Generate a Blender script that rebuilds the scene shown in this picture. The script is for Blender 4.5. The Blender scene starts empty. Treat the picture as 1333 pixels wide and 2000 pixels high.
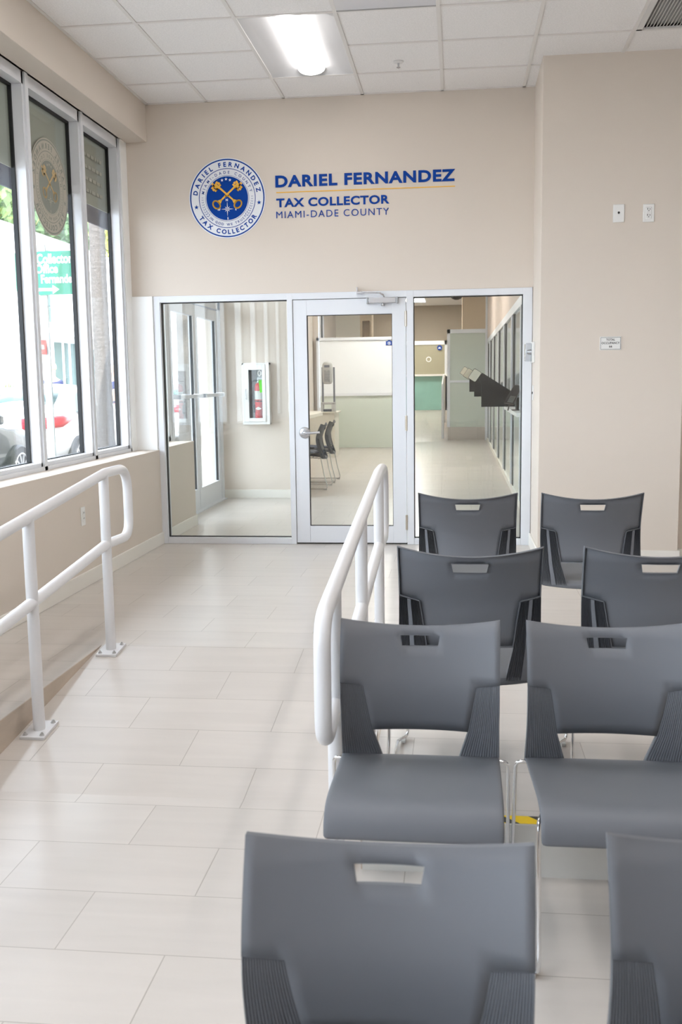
import bpy, bmesh, math, random
from mathutils import Vector, Matrix
random.seed(7)
SC = bpy.context.scene
COL = SC.collection
PI = math.pi

# ------------------------------------------------------------------ camera, sky, sun, exposure
CAM_H, F_PX, YAW, PITCH, ROLL = 1.3153, 1944.0, 0.1171, 0.1311, 0.0139
cd = bpy.data.cameras.new('camera'); cam = bpy.data.objects.new('camera', cd); COL.objects.link(cam)
fw = Vector((-math.sin(YAW)*math.cos(PITCH), math.cos(YAW)*math.cos(PITCH), -math.sin(PITCH)))
rt = Vector((math.cos(YAW), math.sin(YAW), 0)); dn = fw.cross(rt)
r2 = rt*math.cos(ROLL)+dn*math.sin(ROLL); d2 = dn*math.cos(ROLL)-rt*math.sin(ROLL)
M = Matrix(((r2.x, -d2.x, -fw.x), (r2.y, -d2.y, -fw.y), (r2.z, -d2.z, -fw.z)))
cam.matrix_world = Matrix.Translation((0, 0, CAM_H)) @ M.to_4x4()
cd.sensor_fit = 'VERTICAL'; cd.sensor_height = 36.0; cd.lens = F_PX/2000*36.0
cd.clip_start = 0.05; cd.clip_end = 400
cd.dof.use_dof = True; cd.dof.focus_distance = 6.0; cd.dof.aperture_fstop = 7.1
SC.camera = cam
SC.view_settings.view_transform = 'Standard'
SC.view_settings.look = 'None'
SC.view_settings.gamma = 1.0
SC.view_settings.use_curve_mapping = False
SC.view_settings.exposure = 1.2
SKY, SUN, LAMP, HALL = 4.2, 5.5, 4.6, 13.0
w = bpy.data.worlds.new('world'); SC.world = w; w.use_nodes = True
wn = w.node_tree.nodes; wl = w.node_tree.links
bg = wn['Background']; bg.inputs['Strength'].default_value = SKY
bg.inputs['Color'].default_value = (0.84, 0.93, 1.06, 1)
sd = bpy.data.lights.new('sun', 'SUN'); sd.energy = SUN; sd.angle = 0.01; sd.color = (1.0, 0.96, 0.9)
so = bpy.data.objects.new('sun', sd); COL.objects.link(so)
so.rotation_euler = Vector((-0.22, 0.8, -1.0)).to_track_quat('-Z', 'Y').to_euler()
so.location = (20, -5, 30)

# ------------------------------------------------------------------ materials
def lin(c):
    return tuple((x/255/12.92) if x/255 <= 0.04045 else ((x/255+0.055)/1.055)**2.4 for x in c)
MATS = {}
def mat(name, rgb=None, rough=0.5, metal=0.0, spec=0.5, noise=None, bump=None, lum=None, emis=None, coat=0.0, sub=None):
    """noise=(scale, amount, stretch)  bump=(scale, strength, distance)"""
    if name in MATS: return MATS[name]
    m = bpy.data.materials.new(name); m.use_nodes = True; MATS[name] = m
    nt = m.node_tree; n = nt.nodes; l = nt.links; b = n['Principled BSDF']
    c = (*lin(rgb), 1)
    b.inputs['Base Color'].default_value = c
    b.inputs['Roughness'].default_value = rough; b.inputs['Metallic'].default_value = metal
    b.inputs['Specular IOR Level'].default_value = spec
    if coat: b.inputs['Coat Weight'].default_value = coat
    if emis:
        b.inputs['Emission Color'].default_value = (*emis[0], 1); b.inputs['Emission Strength'].default_value = emis[1]
    tc = n.new('ShaderNodeTexCoord')
    if noise:
        mp = n.new('ShaderNodeMapping'); mp.inputs['Scale'].default_value = noise[2] if len(noise) > 2 else (1, 1, 1)
        nz = n.new('ShaderNodeTexNoise'); nz.inputs['Scale'].default_value = noise[0]; nz.inputs['Detail'].default_value = 4
        l.new(tc.outputs['Object'], mp.inputs[0]); l.new(mp.outputs[0], nz.inputs['Vector'])
        mx = n.new('ShaderNodeMix'); mx.data_type = 'RGBA'; mx.blend_type = 'MULTIPLY'; mx.inputs[0].default_value = 1
        rp = n.new('ShaderNodeMapRange'); rp.inputs[1].default_value = 0.3; rp.inputs[2].default_value = 0.7
        rp.inputs[3].default_value = 1-noise[1]; rp.inputs[4].default_value = 1.0
        l.new(nz.outputs['Fac'], rp.inputs[0]); mx.inputs[6].default_value = c; l.new(rp.outputs[0], mx.inputs[7])
        l.new(mx.outputs[2], b.inputs['Base Color'])
    if bump:
        nb = n.new('ShaderNodeTexNoise'); nb.inputs['Scale'].default_value = bump[0]; nb.inputs['Detail'].default_value = 3
        l.new(tc.outputs['Object'], nb.inputs['Vector'])
        bp = n.new('ShaderNodeBump'); bp.inputs['Strength'].default_value = bump[1]; bp.inputs['Distance'].default_value = bump[2]
        l.new(nb.outputs['Fac'], bp.inputs['Height']); l.new(bp.outputs[0], b.inputs['Normal'])
    return m

def glass_mat(name, tint, refl=0.05):
    m = bpy.data.materials.new(name); m.use_nodes = True; MATS[name] = m
    nt = m.node_tree; n = nt.nodes; l = nt.links; n.remove(n['Principled BSDF'])
    out = n['Material Output']; tr = n.new('ShaderNodeBsdfTransparent'); gl = n.new('ShaderNodeBsdfGlossy'); mx = n.new('ShaderNodeMixShader')
    tr.inputs[0].default_value = (*tint, 1); gl.inputs['Roughness'].default_value = 0.0
    lw = n.new('ShaderNodeLayerWeight'); lw.inputs[0].default_value = 0.5
    pw = n.new('ShaderNodeMath'); pw.operation = 'POWER'; pw.inputs[1].default_value = 4.0
    mr = n.new('ShaderNodeMapRange'); mr.inputs[3].default_value = refl; mr.inputs[4].default_value = 0.9
    l.new(lw.outputs['Facing'], pw.inputs[0]); l.new(pw.outputs[0], mr.inputs[0]); l.new(mr.outputs[0], mx.inputs[0])
    l.new(tr.outputs[0], mx.inputs[1]); l.new(gl.outputs[0], mx.inputs[2]); l.new(mx.outputs[0], out.inputs[0])
    return m

def tile_mat(name, base, mortar, rough, w=0.6, h=0.3005, ox=1.655, oy=-4.4535, plane='XY'):
    m = bpy.data.materials.new(name); m.use_nodes = True; MATS[name] = m
    nt = m.node_tree; n = nt.nodes; l = nt.links; b = n['Principled BSDF']
    tc = n.new('ShaderNodeTexCoord'); mp = n.new('ShaderNodeMapping'); mp.inputs['Location'].default_value = (ox, oy, 0)
    l.new(tc.outputs['Object'], mp.inputs[0])
    br = n.new('ShaderNodeTexBrick'); br.inputs['Scale'].default_value = 1.0
    br.inputs['Brick Width'].default_value = w; br.inputs['Row Height'].default_value = h
    br.inputs['Mortar Size'].default_value = 0.0017; br.inputs['Mortar Smooth'].default_value = 0.2
    br.inputs['Color1'].default_value = (0.94, 0.94, 0.94, 1); br.inputs['Color2'].default_value = (1, 1, 1, 1)
    br.inputs['Mortar'].default_value = (*mortar, 1)
    l.new(mp.outputs[0], br.inputs['Vector'])
    # streaky limestone grain running along the tile
    m2 = n.new('ShaderNodeMapping'); m2.inputs['Scale'].default_value = (1.2, 9, 9)
    l.new(tc.outputs['Object'], m2.inputs[0])
    nz = n.new('ShaderNodeTexNoise'); nz.inputs['Scale'].default_value = 1.6; nz.inputs['Detail'].default_value = 6; nz.inputs['Distortion'].default_value = 0.4
    l.new(m2.outputs[0], nz.inputs['Vector'])
    rp = n.new('ShaderNodeMapRange'); rp.inputs[1].default_value = 0.3; rp.inputs[2].default_value = 0.7; rp.inputs[3].default_value = 0.93; rp.inputs[4].default_value = 1.0
    l.new(nz.outputs['Fac'], rp.inputs[0])
    mx = n.new('ShaderNodeMix'); mx.data_type = 'RGBA'; mx.blend_type = 'MULTIPLY'; mx.inputs[0].default_value = 1
    mx.inputs[6].default_value = (*lin(base), 1); l.new(rp.outputs[0], mx.inputs[7])
    m3 = n.new('ShaderNodeMix'); m3.data_type = 'RGBA'; m3.blend_type = 'MULTIPLY'; m3.inputs[0].default_value = 1
    l.new(mx.outputs[2], m3.inputs[6]); l.new(br.outputs['Color'], m3.inputs[7]); l.new(m3.outputs[2], b.inputs['Base Color'])
    b.inputs['Roughness'].default_value = rough
    bp = n.new('ShaderNodeBump'); bp.inputs['Strength'].default_value = 0.25; bp.inputs['Distance'].default_value = 0.002; bp.invert = True
    l.new(br.outputs['Fac'], bp.inputs['Height']); l.new(bp.outputs[0], b.inputs['Normal'])
    return m

def tape_mat(name):
    m = bpy.data.materials.new(name); m.use_nodes = True; MATS[name] = m
    nt = m.node_tree; n = nt.nodes; l = nt.links; b = n['Principled BSDF']; b.inputs['Roughness'].default_value = 0.4
    tc = n.new('ShaderNodeTexCoord'); mp = n.new('ShaderNodeMapping'); mp.inputs['Location'].default_value = (0.095, 0, 0)
    sx = n.new('ShaderNodeSeparateXYZ'); l.new(tc.outputs['Object'], mp.inputs[0]); l.new(mp.outputs[0], sx.inputs[0])
    a = n.new('ShaderNodeMath'); a.operation = 'ADD'; l.new(sx.outputs['X'], a.inputs[0]); l.new(sx.outputs['Y'], a.inputs[1])
    f = n.new('ShaderNodeMath'); f.operation = 'PINGPONG'; f.inputs[1].default_value = 0.06; l.new(a.outputs[0], f.inputs[0])
    g = n.new('ShaderNodeMath'); g.operation = 'GREATER_THAN'; g.inputs[1].default_value = 0.02; l.new(f.outputs[0], g.inputs[0])
    mx = n.new('ShaderNodeMix'); mx.data_type = 'RGBA'; mx.inputs[6].default_value = (0.02, 0.018, 0.016, 1); mx.inputs[7].default_value = (*lin((245, 205, 0)), 1)
    l.new(g.outputs[0], mx.inputs[0]); l.new(mx.outputs[2], b.inputs['Base Color'])
    return m

wall_m = mat('wall_paint', (217, 206, 194), 0.75, bump=(260, 0.05, 0.002))
ceil_m = mat('ceiling_tile', (243, 240, 238), 0.9, noise=(110, 0.11), bump=(110, 0.3, 0.003))
grid_m = mat('ceiling_bar', (226, 222, 218), 0.5)
base_m = mat('baseboard_paint', (232, 228, 220), 0.4)
alu_m = mat('white_aluminium', (224, 226, 230), 0.35)
gask_m = mat('black_gasket', (14, 15, 16), 0.5)
glass_m = glass_mat('clear_glass', (0.975, 0.99, 0.98), 0.04)
winglass_m = glass_mat('window_glass', (0.97, 0.985, 0.98), 0.03)
floor_m = tile_mat('floor_tile', (204, 196, 188), (0.62, 0.6, 0.57), 0.28)
riser_m = mat('step_tile', (205, 202, 196), 0.4, noise=(6, 0.08))
curb_m = mat('ramp_curb_tile', (196, 180, 163), 0.5, noise=(5, 0.14, (1, 1, 4)))
rail_m = mat('white_powder_coat', (216, 215, 216), 0.32)
bolt_m = mat('bolt_metal', (200, 200, 200), 0.3, metal=0.8)
chair_m = mat('grey_plastic', (103, 105, 110), 0.5, spec=0.35, bump=(900, 0.04, 0.001))
rib_m = mat('dark_grey_plastic', (70, 76, 84), 0.5)
chrome_m = mat('chrome', (225, 226, 228), 0.08, metal=1.0)
glide_m = mat('clear_plastic', (215, 215, 212), 0.25)
white_m = mat('white_plastic', (232, 231, 228), 0.35)
slot_m = mat('dark_slot', (40, 38, 36), 0.6)
blue_m = mat('royal_blue_vinyl', (0, 62, 150), 0.5, spec=0.15)
gold_m = mat('gold_vinyl', (240, 184, 66), 0.4)
sealw_m = mat('white_vinyl', (234, 236, 240), 0.4)
tape_m = tape_mat('hazard_tape')
lightw_m = mat('fixture_white', (236, 236, 234), 0.4)
tube_m = mat('lit_tube', (255, 255, 255), 0.5, emis=((1.0, 0.98, 0.97), LAMP))
hall_m = mat('lit_hall_diffuser', (255, 255, 255), 0.5, emis=((1.0, 0.98, 0.95), HALL*1.5))
room_m = mat('room_fill_tube', (255, 255, 255), 0.5, emis=((1.0, 0.98, 0.97), HALL*1.05))  # stronger glow for the unseen troffers added to light the room
vent_m = mat('vent_metal', (215, 213, 210), 0.4)
ventd_m = mat('vent_recess', (176, 174, 172), 0.8)
chromed_m = mat('satin_metal', (196, 197, 200), 0.25, metal=0.9)
red_m = mat('extinguisher_red', (205, 26, 26), 0.3)
black_m = mat('black_rubber', (24, 24, 26), 0.5)
green_m = mat('green_tag', (96, 205, 30), 0.5)
grey_m = mat('cabinet_grey', (160, 160, 162), 0.6)

# ------------------------------------------------------------------ mesh helpers
ORG = {}
class MB:
    def __init__(s): s.v = []; s.f = []
    def add(s, vs, fs):
        o = len(s.v); s.v += [tuple(v) for v in vs]; s.f += [tuple(i+o for i in f) for f in fs]; return s
    def box(s, a, b):
        x0, y0, z0 = a; x1, y1, z1 = b
        return s.add([(x0, y0, z0), (x1, y0, z0), (x1, y1, z0), (x0, y1, z0), (x0, y0, z1), (x1, y0, z1), (x1, y1, z1), (x0, y1, z1)],
                     [(0, 3, 2, 1), (4, 5, 6, 7), (0, 1, 5, 4), (1, 2, 6, 5), (2, 3, 7, 6), (3, 0, 4, 7)])
    def obox(s, c, ax, ay, az):   # oriented box: centre and three half-axis vectors
        c = Vector(c); ax = Vector(ax); ay = Vector(ay); az = Vector(az); vs = []
        for k in (-1, 1):
            for i, j in ((-1, -1), (1, -1), (1, 1), (-1, 1)): vs.append(c+ax*i+ay*j+az*k)
        return s.add(vs, [(0, 3, 2, 1), (4, 5, 6, 7), (0, 1, 5, 4), (1, 2, 6, 5), (2, 3, 7, 6), (3, 0, 4, 7)])
    def prism(s, pts, axis, a, b):   # polygon pts (2d) extruded along axis from a to b
        n = len(pts)
        def P(p, t):
            return (t, p[0], p[1]) if axis == 0 else (p[0], t, p[1]) if axis == 1 else (p[0], p[1], t)
        vs = [P(p, a) for p in pts]+[P(p, b) for p in pts]
        return s.add(vs, [tuple(range(n))[::-1], tuple(range(n, 2*n))]+[(i, (i+1) % n, n+(i+1) % n, n+i) for i in range(n)])
    def tube(s, pts, r, n=12, closed=False, caps=True):
        P = [Vector(p) for p in pts]; N = len(P); rings = []
        up = None
        for i in range(N):
            if closed: t = (P[(i+1) % N]-P[i-1])
            else: t = (P[min(i+1, N-1)]-P[max(i-1, 0)])
            t.normalize()
            if up is None:
                up = Vector((0, 0, 1)) if abs(t.z) < 0.9 else Vector((1, 0, 0))
            u = (up-t*up.dot(t)); u.normalize(); up = u; v = t.cross(u)
            rr = r[i] if isinstance(r, (list, tuple)) else r
            rings.append([P[i]+(u*math.cos(2*PI*k/n)+v*math.sin(2*PI*k/n))*rr for k in range(n)])
        vs = [q for rg in rings for q in rg]; fs = []
        for i in range(N if closed else N-1):
            j = (i+1) % N
            for k in range(n): fs.append((i*n+k, i*n+(k+1) % n, j*n+(k+1) % n, j*n+k))
        if caps and not closed: fs += [tuple(range(n))[::-1], tuple((N-1)*n+k for k in range(n))]
        return s.add(vs, fs)
    def lathe(s, prof, c=(0, 0, 0), axis='Z', n=24, sx=1, sy=1):  # prof [(r, t)]
        vs = []; fs = []
        for r, t in prof:
            for k in range(n):
                a = 2*PI*k/n; x = r*math.cos(a)*sx; y = r*math.sin(a)*sy
                p = (x, y, t) if axis == 'Z' else (t, x, y) if axis == 'X' else (x, t, y)
                vs.append((p[0]+c[0], p[1]+c[1], p[2]+c[2]))
        for i in range(len(prof)-1):
            for k in range(n): fs.append((i*n+k, i*n+(k+1) % n, (i+1)*n+(k+1) % n, (i+1)*n+k))
        fs += [tuple(range(n))[::-1], tuple((len(prof)-1)*n+k for k in range(n))]
        return s.add(vs, fs)
    def grid(s, rows, closed=False):
        m = len(rows[0]); vs = [p for r in rows for p in r]; fs = []
        for i in range(len(rows)-1):
            for k in range(m if closed else m-1): fs.append((i*m+k, i*m+(k+1) % m, (i+1)*m+(k+1) % m, (i+1)*m+k))
        return s.add(vs, fs)
    def xf(s, fn): s.v = [tuple(fn(Vector(p))) for p in s.v]; return s
    def build(s, name, m, parent=None, bevel=0, smooth=35, solid=0, subd=0, fix=True):
        me = bpy.data.meshes.new(name); o = bpy.data.objects.new(name, me)
        org = ORG.get(parent.name, Vector()) if parent else Vector()
        me.from_pydata([tuple(Vector(v)-org) for v in s.v], [], s.f); me.update()
        if fix:
            bm = bmesh.new(); bm.from_mesh(me); bmesh.ops.recalc_face_normals(bm, faces=bm.faces); bm.to_mesh(me); bm.free()
        if m: me.materials.append(m)
        COL.objects.link(o)
        if parent: o.parent = parent
        ORG[o.name] = org
        if solid:
            md = o.modifiers.new('solid', 'SOLIDIFY'); md.thickness = solid; md.offset = 0
        if bevel:
            md = o.modifiers.new('bevel', 'BEVEL'); md.width = bevel; md.segments = 2; md.limit_method = 'ANGLE'; md.angle_limit = 0.7
        if subd:
            md = o.modifiers.new('sub', 'SUBSURF'); md.levels = subd; md.render_levels = subd
        if smooth:
            me.polygons.foreach_set('use_smooth', [True]*len(me.polygons)); me.set_sharp_from_angle(angle=math.radians(smooth))
        return o

def tag(o, label=None, cat=None, group=None, kind=None):
    if label: o['label'] = label
    if cat: o['category'] = cat
    if group: o['group'] = group
    if kind: o['kind'] = kind
    return o
def thing(name, loc, label, cat, group=None):
    o = bpy.data.objects.new(name, None); COL.objects.link(o); o.location = loc; o.empty_display_size = 0.05
    ORG[o.name] = Vector(loc); return tag(o, label, cat, group)
def shell(name, loc=(0, 0, 0)):
    o = bpy.data.objects.new(name, None); COL.objects.link(o); o.location = loc; o.empty_display_size = 0.05
    ORG[o.name] = Vector(loc); o['kind'] = 'structure'; return o
def struct(name, mb, m, parent=None, **k):
    o = mb.build(name, m, parent, **k)
    if not parent: o['kind'] = 'structure'
    return o
def copy_tree(o, parent=None):
    c = o.copy(); COL.objects.link(c)
    if parent: c.parent = parent
    for ch in list(o.children): copy_tree(ch, c)
    return c
def B(a, b): return MB().box(a, b)

def fillet(pts, r, n=6):
    P = [Vector(p) for p in pts]; out = [P[0]]
    for i in range(1, len(P)-1):
        a = (P[i-1]-P[i]); b = (P[i+1]-P[i]); la, lb = a.length, b.length; a.normalize(); b.normalize()
        rr = r[i-1] if isinstance(r, (list, tuple)) else r
        ang = a.angle(b); d = min(rr/math.tan(ang/2), la*0.49, lb*0.49) if ang < PI-1e-3 else 0
        if d == 0: out.append(P[i]); continue
        p0 = P[i]+a*d; p1 = P[i]+b*d
        for k in range(n+1):
            t = k/n; out.append(p0*(1-t)**2+P[i]*2*t*(1-t)+p1*t*t)
    out.append(P[-1]); return out

def text_mb(body, size=1.0, bold=0.0, spacing=1.0, depth=0.002):
    """flat text extruded in +z, in the xy plane; returns an MB and its bounds"""
    cu = bpy.data.curves.new('t', 'FONT'); cu.body = body; cu.size = size; cu.offset = bold; cu.space_character = spacing
    cu.extrude = depth/2; cu.resolution_u = 4
    o = bpy.data.objects.new('t', cu); COL.objects.link(o)
    dg = bpy.context.evaluated_depsgraph_get(); dg.update()
    me = bpy.data.meshes.new_from_object(o.evaluated_get(dg))
    mb = MB(); mb.v = [tuple(v.co) for v in me.vertices]; mb.f = [tuple(p.vertices) for p in me.polygons]
    bpy.data.objects.remove(o); bpy.data.curves.remove(cu); bpy.data.meshes.remove(me)
    xs = [v[0] for v in mb.v] or [0]; ys = [v[1] for v in mb.v] or [0]
    return mb, (min(xs), min(ys), max(xs), max(ys))
def text_fit(body, x0, z0, x1, z1, y, bold=0.0, spacing=1.0, depth=0.002, facing='-Y'):
    """text whose bounds fill the box x0..x1, z0..z1 of a wall at y"""
    mb, (a, b, c, d) = text_mb(body, 1.0, bold, spacing, 0.01)
    def fn(p):
        u = (p.x-a)/(c-a); v = (p.y-b)/(d-b)
        return Vector((x0+(x1-x0)*u, y-(p.z+0.005)/0.01*depth, z0+(z1-z0)*v))
    return mb.xf(fn)
def arc_text(body, R, a0, a1, h, bold, top=True, depth=0.002):
    """characters along an arc from angle a0 to a1 (degrees), radius R at mid height; in the xz plane, y = 0 .. -depth"""
    items = []
    for ch in body:
        if ch == ' ': items.append((None, 0.3)); continue
        mb, bb = text_mb(ch, 1.0, bold, 1.0, 0.01); items.append((mb, bb))
    capb = text_mb('E', 1.0, bold)[1]; ch_h = capb[3]-capb[1]; sc = h/ch_h
    ws = [(0.30 if it[0] is None else it[1][2]-it[1][0])*sc for it in items]
    tot = sum(ws); arc = math.radians(abs(a1-a0))*R; gap = (arc-tot)/max(1, len(items)-1)
    out = MB(); s = 0; sg = -1 if top else 1
    for (it, wd) in zip(items, ws):
        if it[0] is not None:
            ang = math.radians(a0)+sg*(s+wd/2)/R
            mb, bb = it; cx = (bb[0]+bb[2])/2; cy = (capb[1]+capb[3])/2
            rot = ang-PI/2 if top else ang+PI/2
            def fn(p):
                x = (p.x-cx)*sc; z = (p.y-cy)*sc
                X = math.cos(rot)*x-math.sin(rot)*z; Z = math.sin(rot)*x+math.cos(rot)*z
                return Vector((R*math.cos(ang)+X, -(p.z+0.005)/0.01*depth, R*math.sin(ang)+Z))
            mb.xf(fn); out.add(mb.v, mb.f)
        s += wd+gap
    return out
def disc(mb, r0, r1, y0, y1, n=64, c=(0, 0)):
    """ring (r0 > 0) or disc in the xz plane"""
    if r0 <= 0:
        return mb.prism([(c[0]+r1*math.cos(2*PI*k/n), c[1]+r1*math.sin(2*PI*k/n)) for k in range(n)], 1, y0, y1)
    vs = []; fs = []
    for k in range(n):
        a = 2*PI*k/n; q = (math.cos(a), math.sin(a))
        for r, y in ((r0, y0), (r1, y0), (r1, y1), (r0, y1)): vs.append((c[0]+r*q[0], y, c[1]+r*q[1]))
    for k in range(n):
        i = 4*k; j = 4*((k+1) % n)
        for e in range(4): fs.append((i+e, i+(e+1) % 4, j+(e+1) % 4, j+e))
    return mb.add(vs, fs)
def star(c, r, n=5, inner=0.4, rot=PI/2):
    return [(c[0]+(r if k % 2 == 0 else r*inner)*math.cos(rot+PI*k/n), c[1]+(r if k % 2 == 0 else r*inner)*math.sin(rot+PI*k/n)) for k in range(2*n)]

# ------------------------------------------------------------------ the room
ZC, YW, XL, T = 3.4773, 7.919, -2.42, 0.6096
GX, GY = -1.9431, 6.1868
LOW, RY0, RY1, NOSE, RXL, RXR = -0.163, 4.765, 3.322, 2.856, -1.80, -0.285

fl = shell('floor')
m = MB()
m.box((-2.82, RY0, -0.35), (6.6, 8.0, 0)); m.box((-2.82, -4.6, -0.35), (RXL, RY0, 0)); m.box((RXR, NOSE, -0.35), (6.6, RY0, 0))
m.build('upper_floor', floor_m, fl, smooth=0)
m = MB(); L2 = LOW-0.034
m.prism([(RY1, LOW), (1.92, LOW), (1.62, L2), (-4.6, L2), (-4.6, -0.4), (RY1, -0.4)], 0, RXL, RXR)
m.prism([(NOSE, LOW), (1.92, LOW), (1.62, L2), (-4.6, L2), (-4.6, -0.4), (NOSE, -0.4)], 0, RXR, 6.6)
m.build('lower_floor', floor_m, fl, smooth=0)
MB().add([(RXL, RY1, LOW), (RXR, RY1, LOW), (RXR, RY0, 0), (RXL, RY0, 0), (RXL, RY1, -0.38), (RXR, RY1, -0.38), (RXR, RY0, -0.38), (RXL, RY0, -0.38)],
         [(0, 1, 2, 3), (4, 7, 6, 5), (0, 4, 5, 1), (2, 6, 7, 3), (1, 5, 6, 2), (0, 3, 7, 4)]).build('ramp', floor_m, fl, smooth=0)
B((RXR, NOSE-0.004, LOW), (6.6, NOSE+0.001, -0.001)).build('step_riser', riser_m, fl, smooth=0)
m = MB()   # cut sides of the upper floor along the ramp
for x, s in ((RXL, 1), (RXR, -1)):
    m.prism([(RY0, -0.0005), (NOSE-0.3 if s > 0 else NOSE, -0.0005), (NOSE-0.3 if s > 0 else NOSE, LOW), (RY1, LOW)], 0, x-0.001*s, x+0.005*s)
m.prism([(NOSE-0.3, -0.0005), (-4.6, -0.0005), (-4.6, L2), (1.62, L2), (1.92, LOW), (NOSE-0.3, LOW)], 0, RXL-0.001, RXL+0.005)
m.build('ramp_curb', curb_m, fl, smooth=0)
struct('hall_floor', B((-2.82, 8.0, -0.3), (7.0, 31, 0)), floor_m, fl, smooth=0)

# ceiling: lay-in tiles between T-bars; the cells of fixtures stay open
LIGHTS = [(1, 0), (1, -4), (4, -5), (10, -6), (1, -9), (6, -11)]  # first fitting is in view; the others are added for fill light
open_cells = set()
for k, j in LIGHTS: open_cells |= {(k, j), (k, j+1)}
open_cells |= {(2, -1), (2, -2), (5, 0)}
ce = shell('ceiling')
m = MB(); g = MB()
y_edges = [GY+j*T for j in range(-17, 3)]+[YW]
for k in range(-1, 14):
    xa, xb = (max(-2.43, GX+k*T), GX+(k+1)*T)
    for i in range(len(y_edges)-1):
        j = i-17
        if (k, j) in open_cells: continue
        m.box((xa, y_edges[i], ZC+0.006), (xb, y_edges[i+1], ZC+0.02))
    g.box((GX+(k+1)*T-0.012, -4.2, ZC), (GX+(k+1)*T+0.012, YW, ZC+0.008))
inner = {(k, j+1) for k, j in LIGHTS} | {(2, -1)}
for i, y in enumerate(y_edges[:-1]):
    for k in range(-1, 14):
        if (k, i-17) not in inner: g.box((max(-2.43, GX+k*T), y-0.012, ZC+0.0005), (GX+(k+1)*T, y+0.012, ZC+0.008))
g.box((-2.43, -4.2, ZC), (-2.41, YW, ZC+0.008)); g.box((-2.43, YW-0.02, ZC), (0.578, YW, ZC+0.008))
m.build('ceiling_tile', ceil_m, ce, smooth=0); g.build('ceiling_bar', grid_m, ce, smooth=0)
B((-2.7, 8.03, ZC+0.0), (7, 30.4, ZC+0.05)).build('hall_ceiling', ceil_m, ce, smooth=0)
struct('roof', B((-2.82, -4.8, 3.75), (7.2, 31, 3.95)), mat('roofing', (150, 150, 150), 0.9), smooth=0)  # unseen slab, added to keep the sun out of the rooms

struct('wall_left', B((-2.82, -4.6, -0.4), (XL, YW, 0.774)), wall_m, bevel=0.003)
struct('wall_left_upper', B((-2.86, -4.6, 3.197), (-2.6, YW, 3.8)).box((-2.86, 8.03, 3.1), (-2.62, 31, 3.8)), wall_m)
struct('soffit', B((-2.62, -4.6, 3.197), (-2.431, YW, ZC+0.01)), wall_m, bevel=0.003)
struct('wall_back', B((-2.62, YW, 2.006), (0.6, 8.04, ZC+0.2)), wall_m, bevel=0.002)
struct('wall_column', B((0.578, 7.2174, -0.1), (1.562, 8.04, ZC+0.02)), wall_m, bevel=0.003)
struct('wall_right', B((1.562, 7.30, -0.1), (6.6, 8.04, ZC+0.2)).box((6.5, -4.6, -0.5), (6.7, 7.4, ZC+0.2)), wall_m)
struct('wall_rear', B((-2.8, -4.75, -0.5), (6.7, -4.55, ZC+0.2)), wall_m)
b = 0.014
struct('baseboard_left', B((XL, -4.5, 0), (XL+b, YW-0.001, 0.098)), base_m, bevel=0.003)
struct('baseboard_column', B((0.578-b, 7.2174-b, 0), (0.578, YW, 0.098)).box((0.578-b, 7.2174-b, 0), (1.575, 7.2174, 0.085)), base_m, bevel=0.003)
struct('baseboard_right', B((1.575, 7.30-b, 0), (6.5, 7.30, 0.085)), base_m, bevel=0.003)

# street windows of the waiting room
film_m = mat('frosted_film', (152, 156, 143), 0.6)
def street_window(n, y0, y1, film=True):
    t = shell('window_%d' % n, (-2.66, y0, 0.774))
    f = MB()
    f.box((-2.70, y0, 0.774), (-2.62, y1, 0.824)); f.box((-2.70, y0, 3.125), (-2.62, y1, 3.2))
    f.box((-2.70, y0, 0.774), (-2.62, y0+0.043, 3.2)); f.box((-2.70, y1-0.043, 0.774), (-2.62, y1, 3.2))
    f.box((-2.62, y0, 0.774), (-2.606, y0+0.022, 3.2)); f.box((-2.62, y1-0.022, 0.774), (-2.606, y1, 3.2)); f.box((-2.62, y0, 0.774), (-2.606, y1, 0.8))
    f.build('window_frame', alu_m, t)
    k = MB(); a, c, z0, z1 = y0+0.043, y1-0.043, 0.824, 3.125
    for q in (((-2.712, a, z0), (-2.685, a+0.014, z1)), ((-2.712, c-0.014, z0), (-2.685, c, z1)), ((-2.712, a, z0), (-2.685, c, z0+0.006)), ((-2.712, a, z1-0.016), (-2.685, c, z1))): k.box(*q)
    k.build('gasket', gask_m, t)
    B((-2.704, a+0.004, z0), (-2.698, c-0.004, z1)).build('glass_pane', winglass_m, t, smooth=0)
    if film: B((-2.710, a+0.004, 2.632), (-2.7055, c-0.004, z1)).build('frosted_film', film_m, t, smooth=0)
    return t
win = {1: street_window(1, 6.985, 7.78), 2: street_window(2, 6.08, 6.985), 3: street_window(3, 5.175, 6.08)}
for i in range(9): street_window(10+i, 4.27-0.905*i, 5.175-0.905*i)
struct('trim_1', B((-2.66, 7.78, 0.774), (-2.60, YW, 3.2)).box((-2.62, 7.90, 0.774), (-2.43, YW+0.03, 2.006)), mat('white_filler', (248, 248, 246), 0.4), bevel=0.002)

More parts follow.
